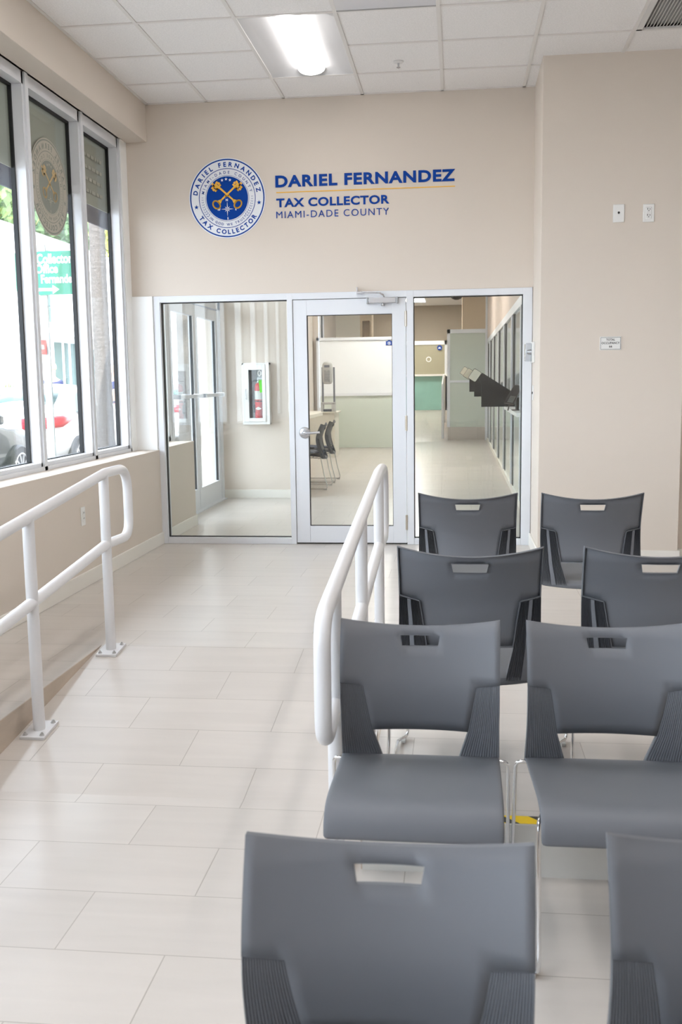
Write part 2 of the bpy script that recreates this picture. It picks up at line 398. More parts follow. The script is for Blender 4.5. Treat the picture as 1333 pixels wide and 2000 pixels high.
# storefront in the back wall
HZ = 1.956
sf = MB()
for x0, x1 in ((-2.43, -2.374), (-1.340, -1.297), (-0.396, -0.341), (0.504, 0.575)): sf.box((x0, YW-0.004, 0), (x1, 8.035, 2.006))
sf.box((-2.43, YW-0.003, HZ), (0.575, 8.035, 2.006))
struct('trim_2', sf, alu_m, bevel=0.002)
def sidelite(n, x0, x1):
    t = shell('window_%d' % n, (x0, YW, 0))
    B((x0, YW-0.002, 0), (x1, 8.033, 0.05)).build('sill_rail', alu_m, t, bevel=0.002)
    k = MB(); y0, y1, z0 = 7.955, 7.99, 0.05
    for q in (((x0, y0, z0), (x0+0.006, y1, HZ)), ((x1-0.006, y0, z0), (x1, y1, HZ)), ((x0, y0, z0), (x1, y1, z0+0.006)), ((x0, y0, HZ-0.006), (x1, y1, HZ))): k.box(*q)
    k.build('gasket', gask_m, t)
    B((x0+0.003, 7.968, z0), (x1-0.003, 7.974, HZ)).build('glass_pane', glass_m, t, smooth=0)
sidelite(4, -2.374, -1.340); sidelite(5, -0.341, 0.504)

d = shell('door_1', (-0.40, YW, 0))
dx0, dx1, gz0, gz1 = -1.293, -0.400, 0.149, 1.831
y0, y1 = YW+0.003, 7.967
m = MB().box((dx0, y0, 0.012), (-1.185, y1, 1.952)).box((-0.508, y0, 0.012), (dx1, y1, 1.952))
m.box((-1.185, y0+0.0004, 0.012), (-0.508, y1, gz0)).box((-1.185, y0+0.0004, gz1), (-0.508, y1, 1.952))
m.build('door_frame', alu_m, d, bevel=0.002)
k = MB()
for q in (((-1.185, y0+0.008, gz0), (-1.181, y1, gz1)), ((-0.512, y0+0.008, gz0), (-0.508, y1, gz1)), ((-1.185, y0+0.008, gz0), (-0.508, y1, gz0+0.004)), ((-1.185, y0+0.008, gz1-0.004), (-0.508, y1, gz1))): k.box(*q)
k.build('gasket', gask_m, d)
B((-1.184, 7.943, gz0), (-0.509, 7.949, gz1)).build('glass_pane', glass_m, d, smooth=0)
B((-1.2968, y0+0.012, 0.003), (-0.3964, y1-0.004, 0.012)).build('door_bottom_seal', gask_m, d)
B((-1.2968, y0+0.012, 1.9525), (-0.3964, y1-0.004, HZ)).build('door_top_seal', gask_m, d)
hx, hz = -1.216, 0.905
h = MB().lathe([(0.046, 0), (0.046, -0.004), (0.040, -0.010), (0.022, -0.013), (0.020, -0.02)], (hx, y0, hz), 'Y', 28).build('lever_rose', chromed_m, d)
p = fillet([(hx, y0, hz), (hx, y0-0.052, hz), (hx+0.06, y0-0.054, hz), (hx+0.128, y0-0.05, hz+0.004)], 0.016)
MB().tube(p, [0.0125]*6+[0.0095]*(len(p)-6), 12).build('lever_handle', chromed_m, h)
for z in (1.79, 0.975, 0.18):
    MB().lathe([(0.0075, z-0.06), (0.0075, z+0.06)], (-0.3985, y0-0.006, 0), 'Z', 12).box((-0.41, y0-0.003, z-0.058), (-0.388, y0+0.001, z+0.058)).build('hinge', mat('hinge_metal', (190, 180, 165), 0.3, metal=0.7), d)
cl = B((-0.69, y0-0.045, 1.911), (-0.475, y0, 1.955)).build('door_closer', chromed_m, d, bevel=0.004)
B((-0.705, y0-0.047, 1.908), (-0.69, y0, 1.957)).box((-0.475, y0-0.047, 1.908), (-0.458, y0, 1.957)).build('closer_cap', mat('cap_metal', (165, 166, 168), 0.35, metal=0.7), cl, bevel=0.003)
MB().lathe([(0.012, 1.888), (0.015, 1.894), (0.012, 1.911)], (-0.578, y0-0.024, 0), 'Z', 14).build('closer_knob', chromed_m, cl)
MB().tube([(-0.565, y0-0.024, 1.955), (-0.575, y0-0.03, 1.975), (-0.60, y0-0.06, 1.988), (-0.745, y0-0.045, 2.0)], 0.006, 8).box((-0.785, y0-0.05, 1.988), (-0.725, y0-0.01, 2.0)).box((-0.782, y0-0.05, 2.0), (-0.772, y0-0.018, 2.035)).build('closer_arm', chromed_m, cl)

# ------------------------------------------------------------------ vestibule and hall beyond the glass
struct('wall_vestibule_left', B((-2.74, 8.035, 0), (-2.42, 8.99, 0.783)), wall_m, bevel=0.003)
struct('baseboard_vestibule', B((-2.42, 8.036, 0), (-2.406, 9.004, 0.098)).box((-2.70, 8.99, 0), (-2.406, 9.004, 0.098)), base_m, bevel=0.002)
t = shell('window_6', (-2.66, 8.05, 0.783))
m = MB().box((-2.72, 8.035, 0.783), (-2.64, 9.0, 0.83)).box((-2.72, 8.035, 0.783), (-2.64, 8.10, 3.1)).box((-2.72, 8.95, 0.783), (-2.64, 9.06, 3.1)).box((-2.72, 8.035, 3.05), (-2.64, 9.06, 3.12))
m.build('window_frame', alu_m, t, bevel=0.002); B((-2.69, 8.1, 0.83), (-2.684, 8.95, 3.05)).build('glass_pane', winglass_m, t, smooth=0)
def entrance_door(n, a, c):
    t = shell('door_%d' % n, (-2.66, a, 0))
    m = MB().box((-2.70, a, 0.01), (-2.65, a+0.085, 2.1)).box((-2.70, c-0.085, 0.01), (-2.65, c, 2.1)).box((-2.70, a+0.085, 0.01), (-2.65, c-0.085, 0.228)).box((-2.70, a+0.085, 1.985), (-2.65, c-0.085, 2.1))
    m.build('door_frame', alu_m, t, bevel=0.002)
    B((-2.677, a+0.085, 0.228), (-2.671, c-0.085, 1.985)).build('glass_pane', winglass_m, t, smooth=0)
    k = MB().box((-2.685, c-0.093, 0.228), (-2.66, c-0.085, 1.985)).box((-2.685, a+0.085, 0.228), (-2.66, a+0.093, 1.985)); k.build('gasket', gask_m, t)
    MB().box((-2.60, a+0.06, 1.165), (-2.575, c-0.06, 1.2)).box((-2.66, a+0.06, 1.16), (-2.57, a+0.10, 1.205)).box((-2.66, c-0.10, 1.16), (-2.57, c-0.06, 1.205)).build('push_bar', alu_m, t, bevel=0.002)
entrance_door(2, 9.10, 10.035); entrance_door(3, 10.045, 10.985)
struct('trim_3', B((-2.72, 9.05, 0), (-2.64, 9.095, 3.1)).box((-2.72, 10.99, 0), (-2.64, 11.1, 3.1)).box((-2.72, 9.05, 2.11), (-2.64, 11.1, 2.2)).box((-2.72, 9.05, 3.05), (-2.64, 11.1, 3.12)).box((-2.80, 9.05, 0.0), (-2.60, 11.05, 0.012)), alu_m, bevel=0.002)
struct('window_7', B((-2.69, 9.1, 2.2), (-2.684, 10.99, 3.05)), winglass_m, smooth=0)
struct('wall_vestibule_back', B((-2.86, 11.122, 0), (-1.72, 11.32, ZC)), wall_m, bevel=0.002)
struct('baseboard_vestibule_back', B((-2.64, 11.108, 0), (-1.72, 11.122, 0.096)), base_m, bevel=0.002)
struct('wall_hall_left', B((-2.95, 11.3, 0), (-2.80, 19.55, ZC)).box((-2.95, 19.55, 0), (-2.68, 30.2, 0.8)).box((-2.95, 20.15, 0.8), (-2.68, 30.2, ZC)).box((-2.95, 19.52, 0), (-2.70, 19.56, ZC)), wall_m)
t = shell('window_8', (-2.70, 19.55, 0.8))
m = MB()
for y in (19.56, 20.05): m.box((-2.74, y, 0.8), (-2.66, y+0.1, 3.1))
m.box((-2.74, 19.56, 3.05), (-2.66, 20.15, 3.2)); m.build('window_frame', alu_m, t, bevel=0.002)
B((-2.71, 19.6, 0.8), (-2.704, 20.1, 3.1)).build('glass_pane', winglass_m, t, smooth=0)
B((-2.72, 19.99, 0.8), (-2.675, 20.05, 3.1)).build('gasket', gask_m, t)
struct('wall_hall_far', B((-3.2, 30, 0), (7, 30.3, ZC)), mat('taupe_paint', (168, 156, 140), 0.8), smooth=0)
struct('wall_hall_inner', B((-3.3, 22.3, 0), (-2.14, 22.6, ZC)), mat('cream_paint', (228, 222, 208), 0.8), smooth=0)
tan_m = mat('tan_paint', (216, 196, 166), 0.8)
m = MB().box((-2.14, 22.3, 0), (-2.09, 22.8, ZC)).box((-1.93, 22.3, 0), (-1.885, 22.8, ZC)).box((-2.09, 22.3, 2.62), (-1.93, 22.8, ZC)).box((-2.09, 22.62, 0), (-1.93, 22.8, 2.62))
struct('wall_niche', m, tan_m, smooth=0)
struct('wall_hall_column', B((0.115, 23.8, 0), (1.2, 25.5, ZC)), mat('peach_paint', (220, 202, 178), 0.8), smooth=0)
struct('wall_teller_top', B((0.64, 8.2, 2.15), (0.74, 21.7, ZC)), mat('wall_pinkish', (206, 190, 178), 0.8), smooth=0)
struct('wall_hall_right', B((2.6, 8.04, 0), (2.8, 31, ZC)), wall_m, smooth=0)
struct('hall_platform', B((-0.2, 21.93, 0), (0.66, 23.8, 0.275)).prism([(21.3, 0), (26, 0.52), (31, 0.52), (31, 0)], 0, -3.0, -0.2), floor_m, fl, smooth=0)

gg_m = mat('pale_green_glass', (206, 214, 203), 0.12, coat=0.5)
gb_m = mat('frosted_white_glass', (238, 240, 242), 0.25)
gt_m = mat('teal_back_glass', (196, 216, 210), 0.12, coat=0.4)
bl_m = mat('blue_grey_glass', (200, 208, 210), 0.15, coat=0.4)
teal_m = mat('teal_panel', (150, 200, 188), 0.3, noise=(1.2, 0.25))
cream_m = mat('cream_laminate', (226, 222, 210), 0.5)

# glazed screens
t = thing('partition', (-1.9, 19.42, 0), 'white frosted glass screen wall seen through the glass door, pale green panel below', 'partition')
B((-2.72, 19.40, 2.09), (-1.0, 19.48, 2.145)).box((-2.72, 19.40, 0.02), (-2.655, 19.48, 2.145)).box((-1.06, 19.40, 0.02), (-1.0, 19.48, 2.145)).box((-2.655, 19.40, 1.02), (-1.06, 19.5, 1.072)).build('frame', alu_m, t)
B((-2.655, 19.43, 1.07), (-1.06, 19.45, 2.09)).build('upper_panel', gb_m, t)
tag(B((-2.655, 19.43, 0.01), (-1.06, 19.45, 1.02)).build('lower_panel', gg_m, t), 'pale green lower panel')
t = thing('partition', (0.22, 21.93, 0.28), 'tall pale green glass screen between teal counter and teller windows', 'partition')
B((-0.22, 21.90, 2.295), (0.66, 21.98, 2.38)).box((-0.22, 21.90, 0.28), (-0.155, 21.98, 2.38)).box((0.60, 21.90, 0.28), (0.66, 21.98, 2.38)).box((-0.155, 21.91, 1.24), (0.60, 21.97, 1.29)).build('frame', alu_m, t)
B((-0.155, 21.93, 1.29), (0.6, 21.95, 2.295)).build('upper_panel', gg_m, t); B((-0.155, 21.93, 0.28), (0.6, 21.95, 1.24)).build('lower_panel', gg_m, t)
t = thing('service_counter', (-1.5, 26, 0.5), 'far teal service counter with taupe glass above, behind the green screen', 'counter')
B((-3.0, 26.0, 0.53), (-0.24, 26.06, 1.40)).build('front_panel', teal_m, t)
B((-3.0, 25.9, 1.40), (-0.24, 26.5, 1.45)).build('countertop', white_m, t)
B((-3.0, 26.0, 2.20), (-0.24, 26.06, 2.30)).box((-0.32, 26.0, 0.52), (-0.24, 26.06, 2.3)).build('frame', alu_m, t)
B((-3.0, 26.02, 1.45), (-0.32, 26.04, 2.20)).build('glass_screen', mat('taupe_glass', (172, 166, 142), 0.15, noise=(0.8, 0.2)), t)
disc(MB(), 0.045, 0.07, 26.0, 26.02, 32, (-0.73, 1.83)).build('speak_hole', white_m, t)
for x, zz, lab in ((-0.45, 2.12, 'round blue logo sticker on far taupe counter glass'),):
    s = disc(MB(), 0, 0.065, 25.985, 25.999, 32, (x, zz)).build('logo_sticker', blue_m); tag(s, lab, 'sticker')
    ORG[s.name] = Vector(); MB().prism([(x-0.035, zz-0.02), (x-0.012, zz+0.022), (x, zz), (x+0.012, zz+0.022), (x+0.035, zz-0.02)], 1, 25.98, 25.985).build('emblem', sealw_m, s)
s = MB().prism([(-1.37, 1.98), (-1.24, 1.98), (-1.24, 2.06), (-1.275, 2.06), (-1.285, 2.08), (-1.325, 2.08), (-1.335, 2.06), (-1.37, 2.06)], 1, 19.42, 19.429).build('logo_sticker', blue_m)
tag(s, 'blue logo sticker in corner of the white frosted screen', 'sticker'); ORG[s.name] = Vector()
disc(MB(), 0.024, 0.030, 19.414, 19.42, 24, (-1.305, 2.02)).prism([(-1.312, 2.0), (-1.298, 2.0), (-1.298, 2.04), (-1.312, 2.04)], 1, 19.414, 19.42).build('emblem', sealw_m, s)

# teller line on the right of the hall
t = thing('teller_counter', (0.66, 15, 0), 'long glazed teller counter running down the right side of hall', 'counter')
B((0.64, 8.3, 2.05), (0.74, 21.7, 2.15)).build('header_rail', alu_m, t)
B((0.63, 8.3, 0.0), (0.66, 21.7, 0.06)).build('plinth', base_m, t)
MB().box((0.56, 9.6, 0.95), (1.2, 12.2, 0.988)).box((0.63, 12.2, 0.95), (1.2, 21.7, 0.988)).build('countertop', white_m, t)
ys = [8.3, 10.4, 12.12, 14.1, 16.17, 18.25, 20.2, 21.7]
for i, y in enumerate(ys):
    B((0.635, y-0.06, 0.0), (0.70, y+0.06, 2.05)).build('mullion', alu_m, t)
    if i < 7:
        B((0.662, y+0.06, 0.988), (0.672, ys[i+1]-0.06, 2.05)).build('glass_screen', bl_m, t)
        B((0.655, y+0.06, 0.06), (0.672, ys[i+1]-0.06, 0.95)).build('lower_panel', gt_m, t)
        B((0.652, ys[i+1]-0.30, 0.06), (0.664, ys[i+1]-0.07, 2.05)).build('mullion_gasket', gask_m, t)  # dark gasket strip on the near side of each mullion
struct('trim_4', B((0.60, 21.72, 0), (0.68, 21.86, ZC)), alu_m, smooth=0)
# dark privacy shields with tilted beige plates
shield_m = mat('black_acrylic', (26, 25, 27), 0.2); plate_m = mat('beige_plate', (205, 199, 180), 0.4)
for (dx, y, dz, zb, lab) in ((0, 11.8, 0, 0.99, 'nearest black privacy shield with tilted beige plate on teller line'), (-0.045, 14.1, 0.03, 1.07, 'middle black privacy shield behind the nearest on teller line'), (-0.085, 16.3, 0.08, 1.11, 'farthest black privacy shield, beige plate tip showing, teller line')):
    t = thing('privacy_shield', (0.6, y, 0.99+dz), lab, 'screen', 'privacy shields on the teller line')
    pts = [(0.28+dx, zb), (0.655, zb), (0.655, 1.15+dz), (0.60, 1.185+dz), (0.29+dx, 1.385+dz), (0.245+dx, 1.33+dz), (0.28+dx, 1.25+dz)]
    MB().prism(pts, 1, y, y+0.03).build('shield_panel', shield_m, t)
    c4 = [(0.122+dx, 1.327), (0.200+dx, 1.44), (0.287+dx, 1.385), (0.208+dx, 1.273)]
    cx = sum(q[0] for q in c4)/4; cz = sum(q[1] for q in c4)/4
    rim = [Vector((q[0], y-0.006, q[1]+dz)) for q in c4]
    rp = fillet(rim+[rim[0]], 0.02, 4)
    MB().prism([(p.x, p.z) for p in rp[:-1]], 1, y-0.012, y-0.0005).build('rim', shield_m, t)
    MB().prism([(cx+(p.x-cx)*0.93, cz+dz+(p.z-cz-dz)*0.93) for p in rp[:-1]], 1, y-0.016, y-0.0125).build('tilted_plate', plate_m, t)
    B((0.655, y, zb), (0.664, y+0.03, 1.15+dz)).build('bracket', shield_m, t)
t = thing('desk_phone', (0.60, 10.45, 0.988), 'dark desk phone tilted on a stand at near end of teller counter', 'phone')
pm = mat('phone_plastic', (62, 56, 54), 0.4)
MB().add([(0.475, 10.30, 1.075), (0.575, 10.30, 1.06), (0.665, 10.46, 1.245), (0.58, 10.46, 1.25), (0.475, 10.33, 1.06), (0.575, 10.33, 1.045), (0.665, 10.49, 1.23), (0.58, 10.49, 1.235)],
         [(0, 1, 2, 3), (4, 7, 6, 5), (0, 4, 5, 1), (1, 5, 6, 2), (2, 6, 7, 3), (3, 7, 4, 0)]).build('phone_body', pm, t, bevel=0.004)
k = MB()
for i in range(4):
    for j in range(4):
        u = 0.12+0.14*i; v = 0.08+0.09*j
        p0 = Vector((0.475, 10.297, 1.075)).lerp(Vector((0.575, 10.297, 1.06)), u+0.2); q = p0+(Vector((0.58, 10.457, 1.25))-Vector((0.475, 10.297, 1.075)))*v
        k.obox(q, (0.0055, 0, -0.0008), (0.004, 0.006, 0.007), (0, -0.002, 0.001))
k.build('keypad', mat('key_grey', (125, 122, 118), 0.5), t)
MB().tube([(0.615, 10.46, 0.992), (0.615, 10.44, 1.12)], 0.018, 10).box((0.56, 10.38, 0.988), (0.69, 10.55, 0.996)).tube([(0.515, 10.34, 0.99), (0.53, 10.335, 1.06)], 0.006, 6).build('phone_stand', pm, t)

# ------------------------------------------------------------------ the seal and lettering on the wall
def laurel(side, ring_r, R):
    m = MB()
    a0, a1 = (178, 222) if side < 0 else (2, -42)
    for i in range(9):
        a = math.radians(a0+(a1-a0)*i/8); s = (0.6+0.8*i/8)*R*0.022
        c = Vector((ring_r*math.cos(a), ring_r*math.sin(a))); tg = Vector((-math.sin(a), math.cos(a)))*(-1 if side < 0 else 1)
        nr = Vector((math.cos(a), math.sin(a)))
        for sg in (-1, 1):
            q = [c, c+tg*s*1.0+nr*sg*s*0.9, c+tg*s*1.7+nr*sg*s*1.5, c+tg*s*0.5+nr*sg*s*1.25]
            m.prism([(p.x, p.y) for p in q], 1, -0.002, 0)
    return m
def key_shape(R, mirror):
    """one crossed key: bow (heart ring) low, bit high; in unit seal coordinates, then scaled"""
    m = MB(); s = R/580.0
    A = Vector((-125, 165)); Bv = Vector((100, -35)); d = (Bv-A).normalized(); n = Vector((-d.y, d.x))
    def P(u, v): return A+d*u+n*v
    def poly(pts): m.prism([((q.x*(-1 if mirror else 1))*s, q.y*s) for q in pts], 1, -0.002, 0)
    L = (Bv-A).length
    poly([P(-70, -14), P(L, -12), P(L, 12), P(-70, 14)])
    poly([P(L*0.62, -18), P(L*0.68, -18), P(L*0.68, 18), P(L*0.62, 18)])
    poly([P(L-10, -16), P(L+35, -34), P(L+35, 34), P(L-10, 16)])
    # bit with notches
    for u, v, hw_ in ((-62, -70, 14), (-30, -78, 15), (2, -66, 13), (-62, -40, 14), (2, -40, 14), (-30, -28, 46), (-62, 30, 14), (-30, 40, 15), (2, 30, 13), (-96, -28, 12)):
        poly([P(u-hw_, v-18), P(u+hw_, v-18), P(u+hw_, v+18), P(u-hw_, v+18)])
    # heart-shaped bow as a tube-like ring
    cb = P(L+80, 0); ring = []
    for i in range(25):
        a = 2*PI*i/24; r = 62*(1-0.22*abs(math.cos(a/2))**6)
        ring.append(cb-d*math.cos(a)*r*(0.85)+n*math.sin(a)*r*1.02)
    for i in range(24):
        p, q = ring[i], ring[i+1]; e = (q-p).normalized(); o = Vector((-e.y, e.x))*11
        poly([p-o-e*3, q-o+e*3, q+o+e*3, p+o-e*3])
    return m
def seal(R, parent, place, mw, mb_, mg, back=True):
    """builds the seal's layers; place maps local (x, depth, z) to the world"""
    def put(m, name, mt, lay):
        m.xf(lambda p: place(Vector((p.x, p.y-0.0012*lay, p.z)))); return m.build(name, mt, parent, smooth=0)
    if back: put(disc(MB(), 0, R, -0.003, 0, 72), 'seal_disc', mw, 0)
    b1 = -0.003
    def off(m): return m.xf(lambda p: p+Vector((0, b1, 0)))
    put(off(disc(MB(), 0.945*R, 0.975*R, -0.002, 0, 72)), 'outer_ring', mb_, 0)
    m = disc(MB(), 0.728*R, 0.742*R, -0.002, 0, 72); disc(m, 0.566*R, 0.572*R, -0.002, 0, 72)
    put(off(m), 'inner_ring', mb_, 0)
    put(off(arc_text('DARIEL FERNANDEZ', 0.84*R, 173, 9, 0.115*R, 0.032, True)), 'name_text', mb_, 0)
    put(off(arc_text('TAX COLLECTOR', 0.84*R, 212, 329, 0.115*R, 0.032, False)), 'title_text', mb_, 0)
    put(off(arc_text('MIAMI-DADE COUNTY', 0.645*R, 169, 13, 0.068*R, 0.004, True)), 'county_text', mb_, 0)
    put(off(arc_text('IN GOD WE TRUST', 0.655*R, 226, 317, 0.06*R, 0.004, False)), 'motto_text', mb_, 0)
    for a in (194, 351): put(off(MB().prism(star((0.84*R*math.cos(math.radians(a)), 0.84*R*math.sin(math.radians(a))), 0.06*R), 1, -0.002, 0)), 'side_star', mb_, 0)
    m = laurel(-1, 0.65*R, R); put(off(m), 'laurel', mb_, 0); put(off(laurel(1, 0.65*R, R)), 'laurel', mb_, 0)
    put(off(disc(MB(), 0, 0.545*R, -0.002, 0, 64)), 'centre_disc', mb_, 0)
    s = R/580.0
    m = MB()
    for x, z in ((-70, 260), (-10, 275), (50, 260)): m.prism(star((x*s, z*s), 24*s), 1, -0.002, 0)
    for dx, txt, z in ((-5, 'N', -25), (-130, 'W', -162), (130, 'E', -162), (5, 'S', -292)):
        tm, (a, b, c, d_) = text_mb(txt, 1, 0.03, 1, 0.01); h = 34*s/(d_-b)
        tm.xf(lambda p: Vector((dx*s+(p.x-(a+c)/2)*h, -0.002*(p.z+0.005)/0.01, z*s+(p.y-(b+d_)/2)*h))); m.add(tm.v, tm.f)
    c = Vector((0, -157)); pts = []
    for i in range(16):
        a = PI/2+2*PI*i/16; r = 108 if i % 4 == 0 else 52 if i % 4 == 2 else 20
        if i % 8 == 4: r = 95
        pts.append(((c.x+r*math.cos(a))*s, (c.y+r*math.sin(a))*s))
    m.prism(pts, 1, -0.002, 0)
    put(off(m), 'compass', mw, 2)
    for mir in (False, True): put(off(key_shape(R, mir)), 'crossed_key', mg, 2 if mir else 3)
    put(off(disc(MB(), 10*s, 17*s, -0.002, 0, 20, (c.x*s, c.y*s))), 'compass_hub', mb_, 4)

YF = YW-0.0005
t = thing('wall_seal', (-1.797, YF, 2.748), 'round blue and white seal with crossed gold keys on the back wall', 'seal')
seal(0.3055, t, lambda p: Vector((-1.797+p.x, YF+p.y, 2.748+p.z)), sealw_m, blue_m, gold_m)
t = thing('wall_lettering', (-0.71, YF, 2.58), 'blue name and title lettering with gold rule on the back wall', 'lettering')
text_fit('DARIEL FERNANDEZ', -1.411, 2.816, -0.018, 2.905, YF, 0.036, 1.10, 0.004).build('name_line', blue_m, t, smooth=0)
B((-1.405, YF-0.003, 2.774), (-0.018, YF, 2.781)).build('gold_rule', gold_m, t)
text_fit('TAX COLLECTOR', -1.407, 2.665, -0.522, 2.732, YF, 0.032, 1.08, 0.004).build('title_line', blue_m, t, smooth=0)
text_fit('MIAMI-DADE COUNTY', -1.409, 2.582, -0.526, 2.634, YF, -0.004, 1.18, 0.004).build('county_line', blue_m, t, smooth=0)

# seal and faint lettering on the frosted street window film, seen from behind
fw_m = mat('film_pale', (178, 172, 158), 0.6); fd_m = mat('film_grey', (134, 138, 128), 0.6); fg_m = mat('film_gold', (198, 170, 122), 0.6)
t = thing('window_decal', (-2.697, 6.58, 2.617), 'round seal decal seen from behind on the middle street window', 'decal')
seal(0.31, t, lambda p: Vector((-2.6965-p.y*0.25, 6.58+p.x*-1, 2.617+p.z)), fw_m, fd_m, fg_m)
def film_lines(wy0, wy1, z0, lab, n, y_s, w_):
    random.seed(n)
    t = thing('film_lettering', (-2.6965, y_s, z0), lab, 'decal')
    for i in range(4):
        y = y_s; m = MB()
        while y < y_s+w_-0.02*(i % 2):
            ln = random.uniform(0.03, 0.08); m.box((-2.6975, y, z0-0.085*i), (-2.6965, min(y+ln, y_s+w_), z0+0.024-0.085*i)); y += ln+0.018
        m.build('text_line', mat('film_line', (166, 165, 152), 0.6), t)
film_lines(7.0, 7.7, 2.97, 'faint reversed lettering lines on street window nearest the back wall', 3, 7.10, 0.5)
film_lines(5.2, 6.0, 2.99, 'faint reversed lettering lines on street window at photo edge', 5, 5.45, 0.42)

# ------------------------------------------------------------------ ceiling fittings
def troffer(k, j, label, group=None, tm=tube_m):
    x0, x1 = GX+k*T+0.012, GX+(k+1)*T-0.012; y0, y1 = GY+j*T+0.012, GY+(j+2)*T-0.012; xc = (x0+x1)/2
    t = thing('ceiling_light', (xc, (y0+y1)/2, ZC), label, 'ceiling light', group)
    # recessed white pan: sloping sides, curved reflector ends
    rows = []
    for y, up in ((y0, 0), (y0+0.001, 0.003), (y0+0.07, 0.06), (y1-0.07, 0.06), (y1-0.001, 0.003), (y1, 0)):
        row = []
        for i in range(13):
            u = -1+2*i/12; e = (1-abs(u)**2.2); row.append((xc+(x1-x0)/2*u, y, ZC+0.002+up*e))
        rows.append(row)
    MB().grid(rows).build('reflector_pan', mat('reflector_grey', (188, 187, 187), 0.5), t, smooth=60, fix=False)
    B((x0, y0, ZC+0.075), (x1, y1, ZC+0.085)).box((x0, y0, ZC+0.002), (x0+0.002, y1, ZC+0.08)).box((x1-0.002, y0, ZC+0.002), (x1, y1, ZC+0.08)).build('housing', lightw_m, t)
    rows = []
    for y in (y0+0.004, y1-0.055):
        rows.append([(xc+0.095*math.cos(PI+PI*i/12), y, ZC+0.036+0.045*math.sin(PI+PI*i/12)) for i in range(13)])
    MB().grid(rows).build('lit_tube', tm, t, smooth=60)
    m = MB()
    for y in (y1-0.055,):
        m.prism([(xc+0.097*math.cos(PI+PI*i/12), ZC+0.037+0.047*math.sin(PI+PI*i/12)) for i in range(13)], 1, y, y+0.008)
    m.build('end_cap', vent_m, t)
    return t
troffer(1, 0, 'lit recessed ceiling light above the blue lettering, tube glowing white')
for q in LIGHTS[1:]: troffer(*q, 'unseen recessed ceiling light added to brighten the room, over the seating', 'added ceiling lights out of view', room_m)  # troffers out of view, added to brighten walls and seating
t = thing('ceiling_panel', (GX+2.5*T, GY-T, ZC), 'flat glossy white ceiling panel beside the lit ceiling light', 'ceiling panel')
B((GX+2*T+0.012, GY-2*T+0.012, ZC+0.001), (GX+3*T-0.012, GY-0.012, ZC+0.012)).build('panel', mat('glossy_white', (222, 222, 224), 0.12), t)
B((GX+2*T+0.012, GY-0.022, ZC-0.003), (GX+3*T-0.012, GY-0.012, ZC+0.004)).build('panel_edge', ventd_m, t)
t = thing('ceiling_vent', (GX+5.5*T, GY+0.5*T, ZC), 'white slatted air vent in ceiling above the right wall', 'vent')
x0, x1, y0, y1 = GX+5*T+0.012, GX+6*T-0.012, GY+0.012, GY+T-0.012
B((x0, y0, ZC+0.03), (x1, y1, ZC+0.035)).build('backing', ventd_m, t)
B((x0, y0, ZC-0.004), (x0+0.035, y1, ZC+0.01)).box((x1-0.035, y0, ZC-0.004), (x1, y1, ZC+0.01)).box((x0, y0, ZC-0.004), (x1, y0+0.03, ZC+0.01)).box((x0, y1-0.02, ZC-0.004), (x1, y1, ZC+0.01)).build('vent_frame', vent_m, t)
m = MB()
for i in range(26):
    x = x0+0.04+i*(x1-x0-0.08)/25; m.obox((x, (y0+y1)/2, ZC+0.010), (0.0055, 0, 0.005), (0, (y1-y0)/2-0.02, 0), (-0.0008, 0, 0.0006))
m.build('slats', vent_m, t)
t = thing('sprinkler', (-0.404, 7.18, ZC), 'small pendant sprinkler head hanging from the ceiling tiles', 'sprinkler')
MB().lathe([(0.036, ZC+0.006), (0.036, ZC), (0.03, ZC-0.004), (0.012, ZC-0.006)], (-0.404, 7.18, 0), 'Z', 24).build('escutcheon', vent_m, t)
MB().lathe([(0.008, ZC), (0.006, ZC-0.03), (0.014, ZC-0.032), (0.014, ZC-0.035), (0.003, ZC-0.04)], (-0.404, 7.18, 0), 'Z', 12).build('nozzle', chromed_m, t)

# ------------------------------------------------------------------ plates and signs on the right wall
YR = 7.2169
t = thing('wall_plate', (1.10, YR, 2.428), 'blank white data plate on right wall, left of the outlet', 'wall plate')
B((1.062, YR-0.006, 2.368), (1.138, YR, 2.488)).build('plate', white_m, t, bevel=0.003)
MB().lathe([(0.008, YR-0.008), (0.008, YR-0.005)], (1.10, 0, 2.432), 'Y', 12).build('jack', slot_m, t)
t = thing('wall_outlet', (1.30, YR, 2.424), 'white power outlet high on right wall above the occupancy sign', 'outlet')
B((1.262, YR-0.006, 2.364), (1.338, YR, 2.484)).build('plate', white_m, t, bevel=0.003)
B((1.281, YR-0.009, 2.385), (1.319, YR-0.005, 2.463)).build('receptacle', white_m, t, bevel=0.002)
m = MB()
for z in (2.445, 2.405):
    m.box((1.290, YR-0.0095, z), (1.294, YR-0.0085, z+0.011)).box((1.306, YR-0.0095, z), (1.310, YR-0.0085, z+0.009))
    m.lathe([(0.0032, YR-0.0095), (0.0032, YR-0.0085)], (1.300, 0, z-0.007), 'Y', 10)
m.build('slots', slot_m, t)
t = thing('occupancy_sign', (1.064, YR, 1.548), 'small white total occupancy sign on the right wall', 'sign')
B((0.991, YR-0.004, 1.502), (1.137, YR, 1.595)).build('plate', white_m, t, bevel=0.001)
m = MB(); a, c, z0, z1 = 0.996, 1.132, 1.507, 1.590
for q in (((a, z0), (c, z0+0.002)), ((a, z1-0.002), (c, z1)), ((a, z0), (a+0.002, z1)), ((c-0.002, z0), (c, z1))): m.box((q[0][0], YR-0.0048, q[0][1]), (q[1][0], YR-0.004, q[1][1]))
m.build('border', slot_m, t)
m = text_fit('TOTAL', 1.034, 1.566, 1.094, 1.581, YR-0.004, 0.02, 1.05, 0.0008)
